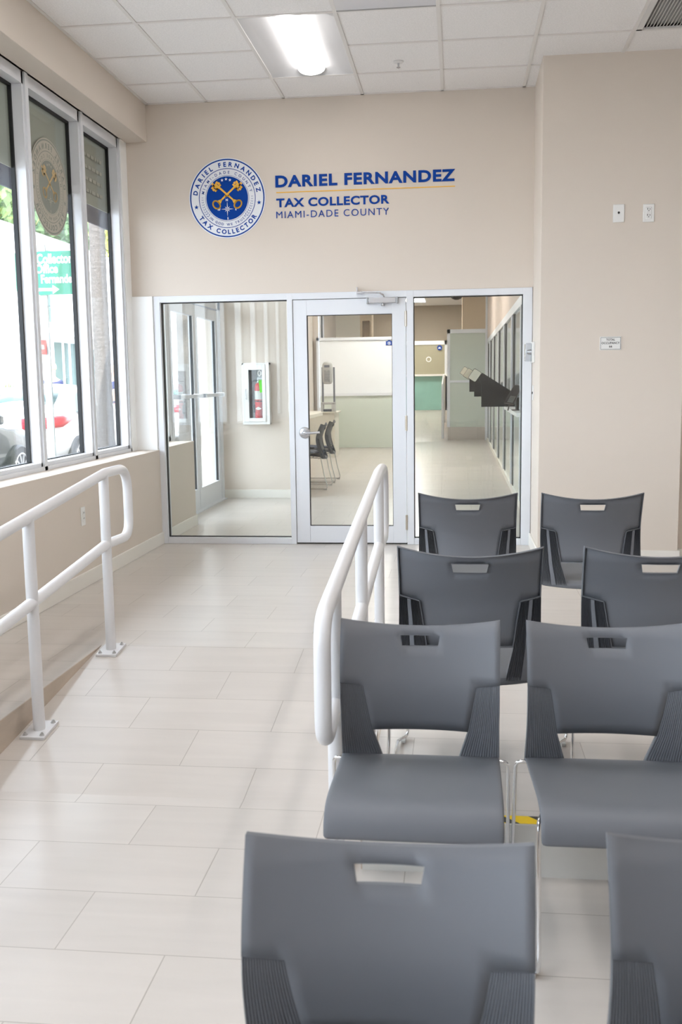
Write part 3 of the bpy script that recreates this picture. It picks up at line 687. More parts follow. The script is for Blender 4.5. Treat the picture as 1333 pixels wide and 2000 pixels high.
for q in (text_fit('OCCUPANCY', 1.002, 1.543, 1.126, 1.558, YR-0.004, 0.02, 1.05, 0.0008), text_fit('66', 1.054, 1.519, 1.075, 1.535, YR-0.004, 0.02, 1.05, 0.0008)): m.add(q.v, q.f)
m.build('sign_text', slot_m, t, smooth=0)
XC = 0.578
t = thing('strobe_alarm', (XC, 7.72, 1.505), 'clear and white fire alarm strobe on column side beside the storefront', 'alarm')
B((XC-0.022, 7.66, 1.43), (XC, 7.78, 1.585)).build('back_plate', white_m, t, bevel=0.004)
B((XC-0.07, 7.672, 1.44), (XC-0.022, 7.768, 1.575)).build('lens', glass_mat('lens_clear', (0.88, 0.9, 0.92), 0.12), t, bevel=0.006)
MB().lathe([(0.012, XC-0.055), (0.018, XC-0.045), (0.022, XC-0.022)], (0, 7.72, 1.51), 'X', 16).build('flash_bulb', chromed_m, t)
t = thing('door_switch', (XC, 7.78, 1.205), 'small white key switch plate on column side below the strobe', 'switch')
B((XC-0.005, 7.745, 1.148), (XC, 7.815, 1.262)).build('plate', white_m, t, bevel=0.002)
MB().lathe([(0.009, XC-0.012), (0.009, XC-0.004)], (0, 7.78, 1.203), 'X', 12).build('key_cylinder', mat('dark_metal', (70, 70, 70), 0.3, metal=0.8), t)
t = thing('wall_outlet', (XL, 6.177, 0.464), 'white power outlet low on the wall under the street windows', 'outlet')
B((XL, 6.142, 0.404), (XL+0.006, 6.212, 0.526)).build('plate', white_m, t, bevel=0.003)
B((XL+0.005, 6.158, 0.427), (XL+0.009, 6.196, 0.503)).build('receptacle', white_m, t, bevel=0.002)
m = MB()
for z in (0.483, 0.447): m.box((XL+0.0085, 6.168, z), (XL+0.0097, 6.171, z+0.01)).box((XL+0.0085, 6.183, z), (XL+0.0097, 6.186, z+0.01))
m.build('slots', slot_m, t)

# ------------------------------------------------------------------ fire extinguisher and its cabinet
YB = 11.122
t = thing('extinguisher_cabinet', (-2.237, YB, 1.18), 'white wall cabinet with narrow window holding the red fire extinguisher', 'cabinet')
x0, x1, z0, z1, yf = -2.392, -2.083, 0.842, 1.526, YB-0.10
m = MB().box((x0, yf, z0), (x0+0.02, YB, z1)).box((x1-0.02, yf, z0), (x1, YB, z1)).box((x0, yf, z0), (x1, YB, z0+0.02)).box((x0, yf, z1-0.02), (x1, YB, z1))
m.build('cabinet_body', white_m, t, bevel=0.002)
B((x0+0.02, YB-0.006, z0+0.02), (x1-0.02, YB-0.001, z1-0.02)).build('back_panel', grey_m, t)
dx0, dx1, dz0, dz1 = x0+0.012, x1-0.042, z0+0.032, z1-0.02; gx0, gx1, gz0, gz1 = -2.314, -2.162, 0.914, 1.448
dr = MB().box((dx0, yf-0.016, dz0), (gx0, yf-0.001, dz1)).box((gx1, yf-0.016, dz0), (dx1, yf-0.001, dz1)).box((gx0, yf-0.016, dz0), (gx1, yf-0.001, gz0)).box((gx0, yf-0.016, gz1), (gx1, yf-0.001, dz1)).box((dx1, yf-0.004, z0), (x1, yf, z1)).box((x0, yf-0.004, z0), (dx1, yf, dz0)).build('door', white_m, t, bevel=0.002)
B((gx0, yf-0.010, gz0), (gx1, yf-0.007, gz1)).build('door_glass', glass_m, dr, smooth=0)
MB().tube(fillet([(-2.342, yf-0.016, 1.235), (-2.342, yf-0.04, 1.235), (-2.342, yf-0.04, 1.127), (-2.342, yf-0.016, 1.127)], 0.008), 0.004, 8).build('door_handle', chromed_m, dr)
ex, ey = -2.212, YB-0.058
t = thing('fire_extinguisher', (ex, ey, z0+0.02), 'red fire extinguisher with green tag inside the white wall cabinet', 'fire extinguisher')
MB().lathe([(0.030, z0+0.021), (0.045, z0+0.03), (0.046, z0+0.05), (0.046, 1.24), (0.042, 1.275), (0.028, 1.298), (0.015, 1.306)], (ex, ey, 0), 'Z', 28).build('cylinder', red_m, t)
MB().lathe([(0.0465, 1.12), (0.0467, 1.121), (0.0467, 1.215), (0.0465, 1.216)], (ex, ey, 0), 'Z', 28).build('paper_label', white_m, t)
MB().lathe([(0.0468, 1.095), (0.0472, 1.096), (0.0472, 1.105), (0.0468, 1.106)], (ex, ey, 0), 'Z', 28).build('strap', black_m, t)
MB().prism([(ex-0.035, 1.018), (ex, 1.002), (ex+0.038, 1.018), (ex, 1.04)], 1, ey-0.0495, ey-0.0465).build('diamond_label', white_m, t)
MB().lathe([(0.014, 1.30), (0.016, 1.33), (0.010, 1.345)], (ex-0.004, ey, 0), 'Z', 14).box((ex-0.012, ey-0.012, 1.345), (ex+0.05, ey+0.012, 1.357)).obox((ex+0.02, ey, 1.375), (0.032, 0, 0.012), (0, 0.010, 0), (-0.001, 0, 0.003)).build('valve_lever', chromed_m, t)
MB().tube(fillet([(ex-0.01, ey-0.01, 1.33), (ex-0.068, ey-0.018, 1.335), (ex-0.068, ey-0.02, 1.1), (ex-0.052, ey-0.025, 1.02)], 0.04), 0.009, 10).tube([(ex-0.052, ey-0.025, 1.06), (ex-0.05, ey-0.026, 0.97)], 0.012, 10).build('hose', black_m, t)
MB().prism([(ex+0.012, 1.33), (ex+0.048, 1.34), (ex+0.049, 1.2), (ex+0.024, 1.195)], 1, ey-0.0525, ey-0.051).build('inspection_tag', green_m, t)
MB().tube([(ex+0.022+0.016*math.cos(a*PI/8), ey-0.05, 1.41+0.028*math.sin(a*PI/8)) for a in range(16)], 0.005, 6, closed=True).build('pull_ring', white_m, t)

# ------------------------------------------------------------------ ramp handrails
def zramp(y): return max(LOW, min(0, -(RY0-y)*(0-LOW)/(RY0-RY1)))
def handrail(x, label):
    t = thing('handrail', (x, 3.8, zramp(3.8)), label, 'handrail')
    top = lambda y: 0.878-0.108*(4.66-y); mid = lambda y: 0.530-0.108*(4.66-y); r = 0.0243
    path = fillet([(x, 2.92, mid(2.92)), (x, 2.65, mid(2.65)-0.02), (x, 2.655, top(2.655)), (x, 4.70, 0.882), (x, 5.03, 0.882), (x, 5.03, 0.522), (x, 4.68, 0.532), (x, 2.92, mid(2.92))], [0.085, 0.10, 0.5, 0.13, 0.10, 0.3], 8)
    MB().tube(path, r, 18).build('rail_loop', rail_m, t, smooth=50)
    for y in (4.68, 3.80, 2.92):
        zb = zramp(y); sl = 0.113 if RY1 < y < RY0 else 0
        p = MB().tube([(x, y, zb+0.01), (x, y, top(y)-0.004)], 0.0243, 18).build('post', rail_m, t, smooth=50)
        MB().obox((x, y, zb+0.0065), (0.052, 0, 0), (0, 0.078, 0.078*sl), (0, -0.006*sl, 0.006)).build('base_plate', rail_m, p, bevel=0.001)
        for sx in (-1, 1):
            for sy in (-1, 1):
                bx, by = x+sx*0.036, y+sy*0.058; bz = zb+0.012+sy*0.058*sl
                MB().lathe([(0.0105, bz), (0.0105, bz+0.003), (0.0075, bz+0.0035), (0.0075, bz+0.009), (0.004, bz+0.010), (0.004, bz+0.014)], (bx, by, 0), 'Z', 10).build('anchor_bolt', bolt_m, p)
handrail(-1.719, 'white tubular handrail on the street window side of the ramp')
handrail(-0.370, 'white tubular handrail between the ramp and the grey chairs')
t = tag(B((RXR+0.002, NOSE+0.003, 0.0), (6.4, NOSE+0.054, 0.0012)).build('hazard_tape', tape_m), 'yellow and black hazard tape strip along the step edge', 'tape')

# ------------------------------------------------------------------ the chairs
def prof(z):
    P = [(0.38, 0.0), (0.44, 0.022), (0.50, 0.044), (0.56, 0.060), (0.62, 0.064), (0.68, 0.050), (0.74, 0.028), (0.80, 0.0), (0.84, -0.02)]
    for i in range(len(P)-1):
        if z <= P[i+1][0]:
            u = (z-P[i][0])/(P[i+1][0]-P[i][0])
            p0 = P[max(i-1, 0)][1]; p1 = P[i][1]; p2 = P[i+1][1]; p3 = P[min(i+2, len(P)-1)][1]
            return 0.5*((2*p1)+(-p0+p2)*u+(2*p0-5*p1+4*p2-p3)*u*u+(-p0+3*p1-3*p2+p3)*u**3)
    return P[-1][1]
def hw(z): return 0.2245+0.002*max(0, (z-0.63)/0.17)+0.003*max(0, (0.5-z)/0.11)
def cv(z): return 0.030+0.018*min(1, max(0, (z-0.39)/0.35))
def back_pt(x, z, d=0.0): return (x, prof(z)-cv(z)*(1-(x/hw(z))**2)+d, z)
def xr(z):
    P = [(0.38, 0.110), (0.477, 0.137), (0.616, 0.160), (0.9, 0.160)]
    for i in range(3):
        if z <= P[i+1][0]: return P[i][1]+(P[i+1][1]-P[i][1])*(z-P[i][0])/(P[i+1][0]-P[i][0])
    return 0.16
ZB, ZG, ZL = 0.392, 0.477, 0.616
def lip(x):
    return ZL+0.014*max(0, (abs(x)-0.16))/(0.226-0.16)
def ztop(x): return 0.80-0.028*(1-(x/0.229)**2)
def shell_grid():
    """the T-shaped back: rows of points over the back with the slot and the rib zones left out"""
    zs = [ZG, 0.51, 0.54, 0.56, 0.59, ZL, 0.65, 0.69, 0.7195, 0.748, 'top']
    us = [-1, -0.88, -0.72, -0.55, -0.40, -0.25, -0.12, 0, 0.12, 0.25, 0.40, 0.55, 0.72, 0.88, 1]
    NS = 5; halfcols = [('s', i/3) for i in range(4)]+[('m', i/5) for i in range(1, 6)]+[('o', i/4) for i in range(1, 5)]
    cols = [(-1, c) for c in halfcols[::-1]]+[(1, c) for c in halfcols[1:]]
    V = {}; vs = []; fs = []
    def px(sg, c, zi, z):
        zz = z if z != 'top' else 0.79
        xs = 0.0515+(0.057-0.0515)*min(1, max(0, (zz-0.7195)/0.0285)); x2 = xr(zz); x3 = hw(zz)
        k, f = c
        return sg*(xs*f if k == 's' else xs+(x2-xs)*f if k == 'm' else x2+(x3-x2)*f)
    for zi, z in enumerate(zs):
        for ci, (sg, c) in enumerate(cols):
            x = px(sg, c, zi, z)
            zz = ztop(x) if z == 'top' else z
            if z == ZL: zz = lip(x)
            V[zi, ci] = len(vs); vs.append(back_pt(x, zz))
    nc = len(cols)
    for zi in range(len(zs)-1):
        for ci in range(nc-1):
            k0, k1 = cols[ci], cols[ci+1]
            kinds = {k0[1][0], k1[1][0]}
            outer = 'o' in kinds
            if outer and zi < 5: continue
            if kinds == {'s'} and zi == 8: continue
            fs.append((V[zi, ci], V[zi, ci+1], V[zi+1, ci+1], V[zi+1, ci]))
    return vs, fs
def make_back(t):
    vs, fs = shell_grid()
    m = MB().add(vs, fs)
    # boundary edges -> raised rim on the rear face
    ec = {}
    for f in fs:
        for i in range(4):
            e = (f[i], f[(i+1) % 4]); k = tuple(sorted(e)); ec.setdefault(k, []).append((e, f))
    o = m.build('backrest', chair_m, t, solid=0.0045, smooth=50, bevel=0)
    rim = MB()
    for k, lst in ec.items():
        if len(lst) != 1: continue
        (a, b_), f = lst[0]
        A = Vector(vs[a]); Bv = Vector(vs[b_]); c = sum((Vector(vs[i]) for i in f), Vector())/4
        inw = (c-(A+Bv)/2); e = (Bv-A).normalized(); inw = (inw-e*inw.dot(e)).normalized()
        if abs(A.x) < 0.059 and 0.71 < A.z < 0.755 and abs(Bv.x) < 0.059 and 0.71 < Bv.z < 0.755: dep, th = 0.008, 0.002
        else: dep, th = 0.011, 0.0035
        q = [A, A+inw*th, Bv+inw*th, Bv]; r_ = [p+Vector((0, -dep, 0)) for p in q]; q = [p+Vector((0, 0.0021, 0)) for p in q]
        rim.add(q+r_, [(0, 1, 2, 3), (4, 7, 6, 5), (0, 4, 5, 1), (1, 5, 6, 2), (2, 6, 7, 3), (3, 7, 4, 0)])
    rim.build('rim', chair_m, o, smooth=0)
    # ribbed side cheeks
    for sg in (-1, 1):
        rows_f = []; rows_b = []
        N = 48; zs = [ZB-0.012, 0.41, 0.43, 0.45, 0.47, ZG, 0.51, 0.53, 0.56, 0.585, 0.603, 'lip']
        for z in zs:
            rf = []; rb = []
            zz = 0.615 if z == 'lip' else z
            a, b_ = xr(zz), hw(zz)
            for i in range(N+1):
                x = sg*(a+(b_-a)*i/N)
                z_ = lip(x)-0.001 if z == 'lip' else z
                ridge = i % 3 == 0
                post = 20 <= i <= 28
                p = Vector(back_pt(x, z_)); rf.append(p+Vector((0, 0.0022-(0.0018 if ridge else 0), 0)))
                dep = 0.014 if post else (0.013 if i % 3 in (0,) else 0.003)
                rb.append(p+Vector((0, -dep, 0)))
            rows_f.append(rf); rows_b.append(rb)
        mm = MB().grid(rows_f).grid(rows_b)
        n = len(zs); W = N+1; off_ = n*W
        for i in range(n-1):
            for c in (0, N): mm.f.append((i*W+c, (i+1)*W+c, off_+(i+1)*W+c, off_+i*W+c))
        for c in range(N):
            mm.f.append((c, c+1, off_+c+1, off_+c)); q = (n-1)*W; mm.f.append((q+c, q+c+1, off_+q+c+1, off_+q+c))
        mm.build('ribbed_cheek', chair_m, t, smooth=0)
def make_seat(t):
    # side profile from rear edge to the rolled front
    P = [(-0.006, 0.374), (-0.004, 0.398), (0.03, 0.402), (0.09, 0.408), (0.16, 0.415), (0.24, 0.424), (0.32, 0.433), (0.38, 0.438), (0.42, 0.438), (0.45, 0.432), (0.472, 0.420), (0.486, 0.402), (0.492, 0.384), (0.494, 0.368)]
    rows = []
    for i, (y, z) in enumerate(P):
        row = []
        wv = 0.228-0.008*max(0, y)/0.5
        for k in range(19):
            u = -1+2*k/18
            dish = 0.012*(1-u*u)*math.sin(PI*min(1, max(0, y/0.46)))
            rear = (1-u*u)*0.034 if i <= 2 else (1-u*u)*0.034*max(0, 1-y/0.12)
            dip = (1-u*u)*0.020 if i <= 1 else (1-u*u)*0.02*max(0, 1-y/0.12)
            row.append((wv*u, y-rear, z-dish-dip*0.6))
        rows.append(row)
    return MB().grid(rows).build('seat', chair_m, t, solid=0.006, smooth=60, subd=1)
def make_frame(t):
    zf = 0.0125
    for s in (-1, 1):
        p = fillet([(0.13*s, 0.05, 0.372), (0.19*s, 0.012, 0.386), (0.2525*s, 0.004, 0.388), (0.2545*s, -0.03, 0.20), (0.2565*s, -0.078, zf), (0.2545*s, 0.40, zf), (0.219*s, 0.455, zf+0.004), (0.219*s, 0.462, 0.06), (0.219*s, 0.40, 0.386), (0.19*s, 0.30, 0.392), (0.13*s, 0.06, 0.378)], [0.02, 0.022, 0.3, 0.03, 0.025, 0.02, 0.05, 0.03, 0.03], 5)
        MB().tube(p, 0.0056, 10).build('sled_leg', chrome_m, t, smooth=60)
        for y, xo in ((-0.045, 0.2563), (0.432, 0.236)):
            B(((xo-0.003)*s-0.008, y-0.022, 0.0), ((xo-0.003)*s+0.008, y+0.022, 0.014)).build('glide', glide_m, t, bevel=0.003)
    MB().tube([(-0.16, 0.12, 0.388), (0.16, 0.12, 0.388)], 0.006, 8).tube([(-0.19, 0.30, 0.396), (0.19, 0.30, 0.396)], 0.006, 8).build('crossbar', chrome_m, t)
def make_chair(label):
    t = thing('stacking_chair', (0, 0, 0), label, 'chair', 'grey waiting room chairs')
    make_seat(t); make_back(t); make_frame(t)
    return t
proto = make_chair('')
SPOTS = [(0.048, 4.565, 0, 0, 'grey chair with its back to us, farthest row, in front of storefront glass'),
         (0.607, 4.56, 0, 0, 'grey chair with its back to us, farthest row, in front of bare beige wall'),
         (0.040, 3.08, 0, 0, 'grey chair with its back to us, second row from the storefront, beside handrail'),
         (0.616, 3.095, 0, 0, 'grey chair with its back to us, second row from storefront, cut by photo edge'),
         (-0.105, 2.78, LOW, PI, 'grey chair facing us with its seat in view, beside the handrail'),
         (0.421, 2.787, LOW, PI, 'grey chair facing us with its seat in view, right of the handrail one'),
         (-0.107, 1.474, LOW-0.034, PI, 'nearest grey chair, its back filling the bottom middle of the photo'),
         (0.461, 1.52, LOW-0.034, PI, 'nearest row grey chair cut off by the right edge of the photo')]
for i, (x, y, z, rz, lab) in enumerate(SPOTS):
    c = proto if i == 0 else copy_tree(proto)
    c.location = (x, y, z); c.rotation_euler = (0, 0, rz); c['label'] = lab

# ------------------------------------------------------------------ things in the hall
navy_m = mat('navy_vinyl', (36, 52, 78), 0.5)
for y, lab in ((12.2, 'hall chair with navy cushion seen through the glass door, the nearer one'), (13.03, 'hall chair with navy cushion seen through the glass door, the farther one')):
    c = copy_tree(proto); c.location = (-1.64, y, 0); c.rotation_euler = (0, 0, PI/2); c['label'] = lab; c['group'] = 'hall chairs with navy cushions'
    rows = []
    for yy, z in ((0.0, 0.405), (0.0, 0.44), (0.03, 0.455), (0.40, 0.478), (0.46, 0.468), (0.478, 0.44), (0.478, 0.41)):
        rows.append([(0.215*u, yy, z-0.008*abs(u)**4) for u in [-1+k/6 for k in range(13)]])
    o = MB().grid(rows).build('seat_cushion', navy_m, None, smooth=60, solid=0.004); o.parent = c
t = thing('wall_desk', (-2.35, 13.0, 0), 'cream writing counter along the hall left wall, before the two chairs', 'counter')
B((-2.80, 11.8, 0.80), (-2.02, 15.0, 0.85)).build('desk_top', cream_m, t, bevel=0.004)
B((-2.80, 11.8, 0.0), (-2.62, 15.0, 0.80)).build('desk_back', cream_m, t)
for y in (12.6, 13.4): B((-2.02-0.06, y-0.05, 0), (-2.02, y+0.05, 0.80)).build('leg', mat('taupe_metal', (120, 112, 104), 0.5), t)
tag(B((-2.50, 12.0, 0.851), (-2.05, 12.25, 1.0)).build('brown_box', mat('brown_card', (176, 140, 108), 0.7), None, bevel=0.004), 'brown box on cream hall counter beside the glass door stile', 'box')
t = thing('pedestal', (-2.45, 17.3, 0), 'cream pedestal block under the grey kiosk machine', 'pedestal')
B((-2.77, 17.1, 0), (-2.10, 17.7, 0.765)).build('block', cream_m, t, bevel=0.004); B((-2.77, 17.06, 0.765), (-2.06, 17.74, 0.787)).build('top', cream_m, t, bevel=0.003)
t = thing('kiosk_machine', (-2.22, 17.3, 0.787), 'grey vision test machine on two dark posts, on cream pedestal', 'kiosk')
dk = mat('slate_metal', (92, 96, 106), 0.5); gm = mat('machine_grey', (176, 176, 172), 0.5)
for x in (-2.335, -2.135): B((x, 17.25, 0.787), (x+0.028, 17.30, 1.55)).build('post', dk, t)
MB().grid([[(-2.225+hx_*math.cos(a), 17.2+dy*math.sin(a), z) for a in [2*PI*k/16 for k in range(16)]] for z, hx_, dy in ((1.26, 0.03, 0.03), (1.265, 0.065, 0.05), (1.30, 0.085, 0.07), (1.50, 0.095, 0.085), (1.60, 0.085, 0.08), (1.635, 0.06, 0.06), (1.64, 0.02, 0.02))], closed=True).build('machine_head', gm, t, smooth=60)
m = MB()
for i in range(9): m.box((-2.275, 17.118, 1.31+0.022*i), (-2.175, 17.128, 1.316+0.022*i))
m.box((-2.27, 17.115, 1.545), (-2.18, 17.124, 1.585)); m.build('grille', dk, t)
MB().box((-2.345, 17.18, 0.787), (-2.31, 17.34, 0.94)).box((-2.16, 17.18, 0.787), (-2.10, 17.34, 0.94)).box((-2.345, 17.18, 0.91), (-2.10, 17.34, 0.95)).build('cradle', gm, t, bevel=0.006)
B((-2.31, 17.22, 0.787), (-2.16, 17.32, 0.83)).build('foot', dk, t)
t = thing('red_sign', (-2.795, 17.0, 1.28), 'small red wall sign beside the kiosk machine in the hall', 'sign')
B((-2.80, 16.9, 1.2), (-2.79, 17.3, 1.36)).build('plate', mat('sign_red', (190, 70, 84), 0.5), t)
t = thing('handrail', (-0.30, 22.0, 0), 'short white handrail far down the hall before the green screen', 'handrail')
MB().tube(fillet([(-0.31, 21.72, 0.02), (-0.31, 21.72, 1.20), (-0.31, 24.0, 1.42), (-0.31, 24.0, 0.3)], 0.12), 0.028, 10).build('rail_loop', rail_m, t, smooth=50)
def hall_light(x, y, label, grp=None, hm=hall_m):
    t = thing('hall_light', (x, y, ZC), label, 'ceiling light', grp)
    B((x-0.3, y-0.6, ZC-0.012), (x+0.3, y+0.6, ZC)).build('housing', lightw_m, t)
    B((x-0.26, y-0.56, ZC-0.016), (x+0.26, y+0.56, ZC-0.012)).build('lit_diffuser', hm, t)
hall_light(-1.15, 24.6, 'nearer lit ceiling light seen at the top of right storefront glass')
hall_light(-1.9, 9.6, 'ceiling light added to brighten the vestibule, hidden by the storefront head', None, mat('vestibule_fill_diffuser', (255, 255, 255), 0.5, emis=((1.0, 0.98, 0.95), HALL*0.25)))  # weak unseen light, added because the vestibule came out dark
hall_light(-1.15, 27.8, 'farther lit ceiling light seen at the top of right storefront glass')
for x, y in ((-0.9, 14), (-0.9, 18), (1.7, 12), (1.7, 18)): hall_light(x, y, 'unseen ceiling light added to brighten the hall, above the storefront head', 'added hall lights out of view')  # unseen lights added to brighten the hall floor and screens
t = thing('ceiling_speaker', (0.02, 25.8, ZC), 'dark round ceiling dome far in the hall', 'camera dome')
MB().lathe([(0.16, ZC-0.002), (0.16, ZC-0.03), (0.12, ZC-0.09), (0.05, ZC-0.12)], (-0.02, 26.5, 0), 'Z', 20).build('dome', slot_m, t)

# ------------------------------------------------------------------ the street outside
struct('sidewalk', B((-5.0, -20, -0.5), (-2.9, 60, -0.03)), mat('pavement', (176, 172, 168), 0.8, noise=(3, 0.1)), smooth=0)
struct('road', B((-12.0, -20, -0.6), (-5.0, 80, -0.13)), mat('asphalt', (112, 112, 114), 0.9, noise=(4, 0.15)), smooth=0)
struct('far_sidewalk', B((-60.0, -20, -0.6), (-12.0, 80, -0.03)), MATS['pavement'], smooth=0)
struct('wall_street_facade', B((-2.9, 8.0, 3.1), (-2.86, 31, 4.5)).box((-2.9, -5, 3.6), (-2.86, 31, 4.5)), wall_m, smooth=0)

t = thing('awning', (-3.3, 6, 3.05), 'dark navy awning valance outside above the street windows', 'awning')
aw = mat('navy_canvas', (58, 62, 84), 0.8)
B((-3.92, -1, 3.03), (-3.90, 14.5, 3.26)).build('valance', aw, t)
MB().prism([(-3.92, 3.26), (-3.9, 3.24), (-2.92, 3.88), (-2.92, 3.9)], 1, -1, 14.5).build('slope', aw, t)
for y in (1.0, 5.0, 9.0, 13.0): MB().tube([(-3.9, y, 3.1), (-2.92, y, 3.3)], 0.012, 6).build('strut', chrome_m, t)

t = thing('road_sign', (-4.27, 10.13, -0.03), 'green tax collector office sign with arrow on a steel post outside', 'sign')
sgreen = mat('sign_green', (0, 128, 96), 0.5)
pm_ = MB()
pm_.box((-4.31, 10.12, -0.03), (-4.235, 10.15, 2.75)).build('post', mat('galvanised', (172, 182, 184), 0.45, metal=0.3), t)
p = MB().prism([(q.x, q.z) for q in fillet([Vector((-4.54, 0, 2.24)), Vector((-3.895, 0, 2.24)), Vector((-3.895, 0, 2.68)), Vector((-4.555, 0, 2.68)), Vector((-4.555, 0, 2.30))], 0.03, 4)], 1, 10.10, 10.106).build('sign_plate', sgreen, t)
sw = mat('sign_white', (240, 242, 242), 0.5)
ys_ = 10.0995
m = text_fit('Tax Collector', -4.50, 2.553, -3.935, 2.655, ys_, 0.03, 1.0, 0.002)
for q in (text_fit('Office', -4.335, 2.457, -4.095, 2.55, ys_, 0.03, 1.0, 0.002), text_fit('Dariel Fernandez', -4.53, 2.355, -3.905, 2.445, ys_, 0.03, 1.0, 0.002)): m.add(q.v, q.f)
m.build('sign_text', sw, t, smooth=0)
MB().prism([(-4.34, 2.278), (-4.16, 2.278), (-4.16, 2.248), (-4.09, 2.293), (-4.16, 2.338), (-4.16, 2.308), (-4.34, 2.308)], 1, ys_-0.002, ys_).build('arrow', sw, t, smooth=0)
m = B((-4.40, 10.095, 1.63), (-4.26, 10.10, 1.78)).build('red_plate', mat('plate_red', (222, 62, 58), 0.5), t)
B((-4.36, 10.092, 1.685), (-4.285, 10.095, 1.725)).build('white_mark', sw, m)

bark_m = mat('palm_bark', (112, 107, 104), 0.9, noise=(9, 0.35, (1, 1, 6)), bump=(30, 0.6, 0.02))
frond_m = mat('palm_frond', (128, 150, 70), 0.6); frondy_m = mat('palm_frond_dry', (206, 186, 104), 0.6)
def palm(x, y, label, r=0.092, h=6.2, seed=1):
    random.seed(seed)
    t = thing('palm_tree', (x, y, -0.05), label, 'palm', None)
    pr = []
    for i in range(90):
        z = -0.05+h*i/89; pr.append((r*(1.12-0.22*i/89)*(1+0.05*(i % 2))+0.05*math.exp(-max(0, z)*3), z))
    MB().lathe(pr, (x, y, 0), 'Z', 20).build('trunk', bark_m, t, smooth=60)
    for k in range(12):
        a = 2*PI*k/12+random.uniform(-.2, .2); L = random.uniform(1.5, 2.1); up = random.uniform(0.1, 0.9)
        m = MB(); P = []
        for i in range(11):
            u = i/10; P.append(Vector((x+math.cos(a)*L*u, y+math.sin(a)*L*u, h-0.1+up*math.sin(u*PI*0.55)-1.5*u*u)))
        m.tube(P, [0.02*(1-0.8*i/10) for i in range(11)], 5)
        sd_ = Vector((-math.sin(a), math.cos(a), 0))
        for i in range(1, 11):
            for j in range(3):
                u = (i-1+j/3)/10; i0 = min(9, int(u*10)); c = P[i0].lerp(P[i0+1], u*10-i0); ln = 0.5*math.sin(PI*min(1, u*0.9+0.12))
                for sg in (-1, 1):
                    tip = c+sd_*sg*ln+Vector((math.cos(a), math.sin(a), 0))*ln*0.5+Vector((0, 0, -0.45*ln)); w_ = Vector((math.cos(a), math.sin(a), 0))*0.02
                    m.add([c-w_, c+w_, tip], [(0, 1, 2)])
        m.build('frond', frondy_m if k % 3 == 0 else frond_m, t, smooth=0, fix=False)
palm(-4.35, 12.0, 'grey palm trunk outside the street window nearest the back wall')
palm(-4.4, 16.0, 'second palm trunk down the street, seen through the entrance doors', 0.12, 6.0, 4)
palm(-11.5, 31.8, 'thin palm across the street beside the white building', 0.085, 7.5, 9)

leaf_m = [mat('leaf_green', (98, 122, 62), 0.6), mat('leaf_dark', (66, 94, 54), 0.6), mat('leaf_yellow', (160, 160, 80), 0.6)]
def tree(x, y, z, rx, rz, label, mi, seed):
    random.seed(seed)
    t = thing('street_tree', (x, y, -0.03), label, 'tree', 'trees behind the white buildings')
    MB().tube([(x, y, -0.03), (x+0.2, y, z*0.5), (x, y+0.2, z)], [0.3, 0.22, 0.1], 8).build('trunk', bark_m, t)
    m = MB()
    for _ in range(2600):
        while True:
            p = Vector((random.uniform(-1, 1), random.uniform(-1, 1), random.uniform(-1, 1)))
            if 0.25 < p.length < 1: break
        c = Vector((x+p.x*rx, y+p.y*rx, z+p.z*rz)); a = Vector((random.gauss(0, 1), random.gauss(0, 1), random.gauss(0, 1))).normalized(); b_ = a.orthogonal().normalized()
        s = random.uniform(0.16, 0.36); m.add([c-a*s, c+b_*s*0.5, c+a*s, c-b_*s*0.5], [(0, 1, 2, 3)])
    m.build('crown', leaf_m[mi], t, smooth=0, fix=False)
tree(-20.9, 40, 8.9, 3.6, 2.6, 'green tree above the roof in the left street window', 0, 1)
tree(-21.2, 48.2, 8.8, 4.0, 2.8, 'dark tree above the roof behind the green road sign', 1, 2)
tree(-20.9, 56.6, 9.4, 3.6, 3.2, 'yellow green tree above the roof right of the palm trunk', 2, 3)

bw = mat('white_stucco', (232, 232, 230), 0.85); wg = mat('building_glass', (84, 104, 100), 0.6, spec=0.1); wd = mat('building_trim', (214, 216, 216), 0.6)
t = thing('white_building', (-16, 34, 0), 'long white building across the street with green glazed shopfront', 'building')
B((-16.5, 20, -0.03), (-14.0, 60, 6.25)).build('facade', bw, t)
B((-16.6, 19.9, 6.25), (-13.9, 60.1, 6.34)).build('roof_edge', wd, t)
for y0, y1, z0, z1 in ((33.7, 34.5, 0.2, 2.85), (34.6, 35.1, 0.2, 2.85), (35.2, 36.1, 0.2, 2.85), (37.2, 39.2, 0.2, 2.7), (33.4, 34.2, 5.2, 5.95), (42, 44, 0.2, 2.7), (46, 48, 0.2, 2.7), (33.2, 33.7, 3.4, 5.0)):
    f = B((-14.03, y0, z0), (-13.97, y1, z1)).build('window', wd, t)
    B((-13.97, y0+0.08, z0+0.06), (-13.955, y1-0.08, z1-0.06)).build('pane', wg, f)
B((-14.9, 33.2, 2.95), (-13.2, 40.2, 3.05)).build('canopy', wd, t)
t = thing('white_building', (-16, 8, 0), 'nearer white building wall in the left street window', 'building')
B((-16.5, 4, -0.03), (-13.4, 19.8, 6.0)).build('facade', bw, t); B((-16.6, 3.9, 6.0), (-13.3, 19.9, 6.1)).build('roof_edge', wd, t)
for y0 in (7, 10, 13, 16):
    f = B((-13.43, y0, 0.9), (-13.37, y0+1.4, 2.6)).build('window', wd, t); B((-13.37, y0+0.08, 0.98), (-13.355, y0+1.32, 2.52)).build('pane', wg, f)

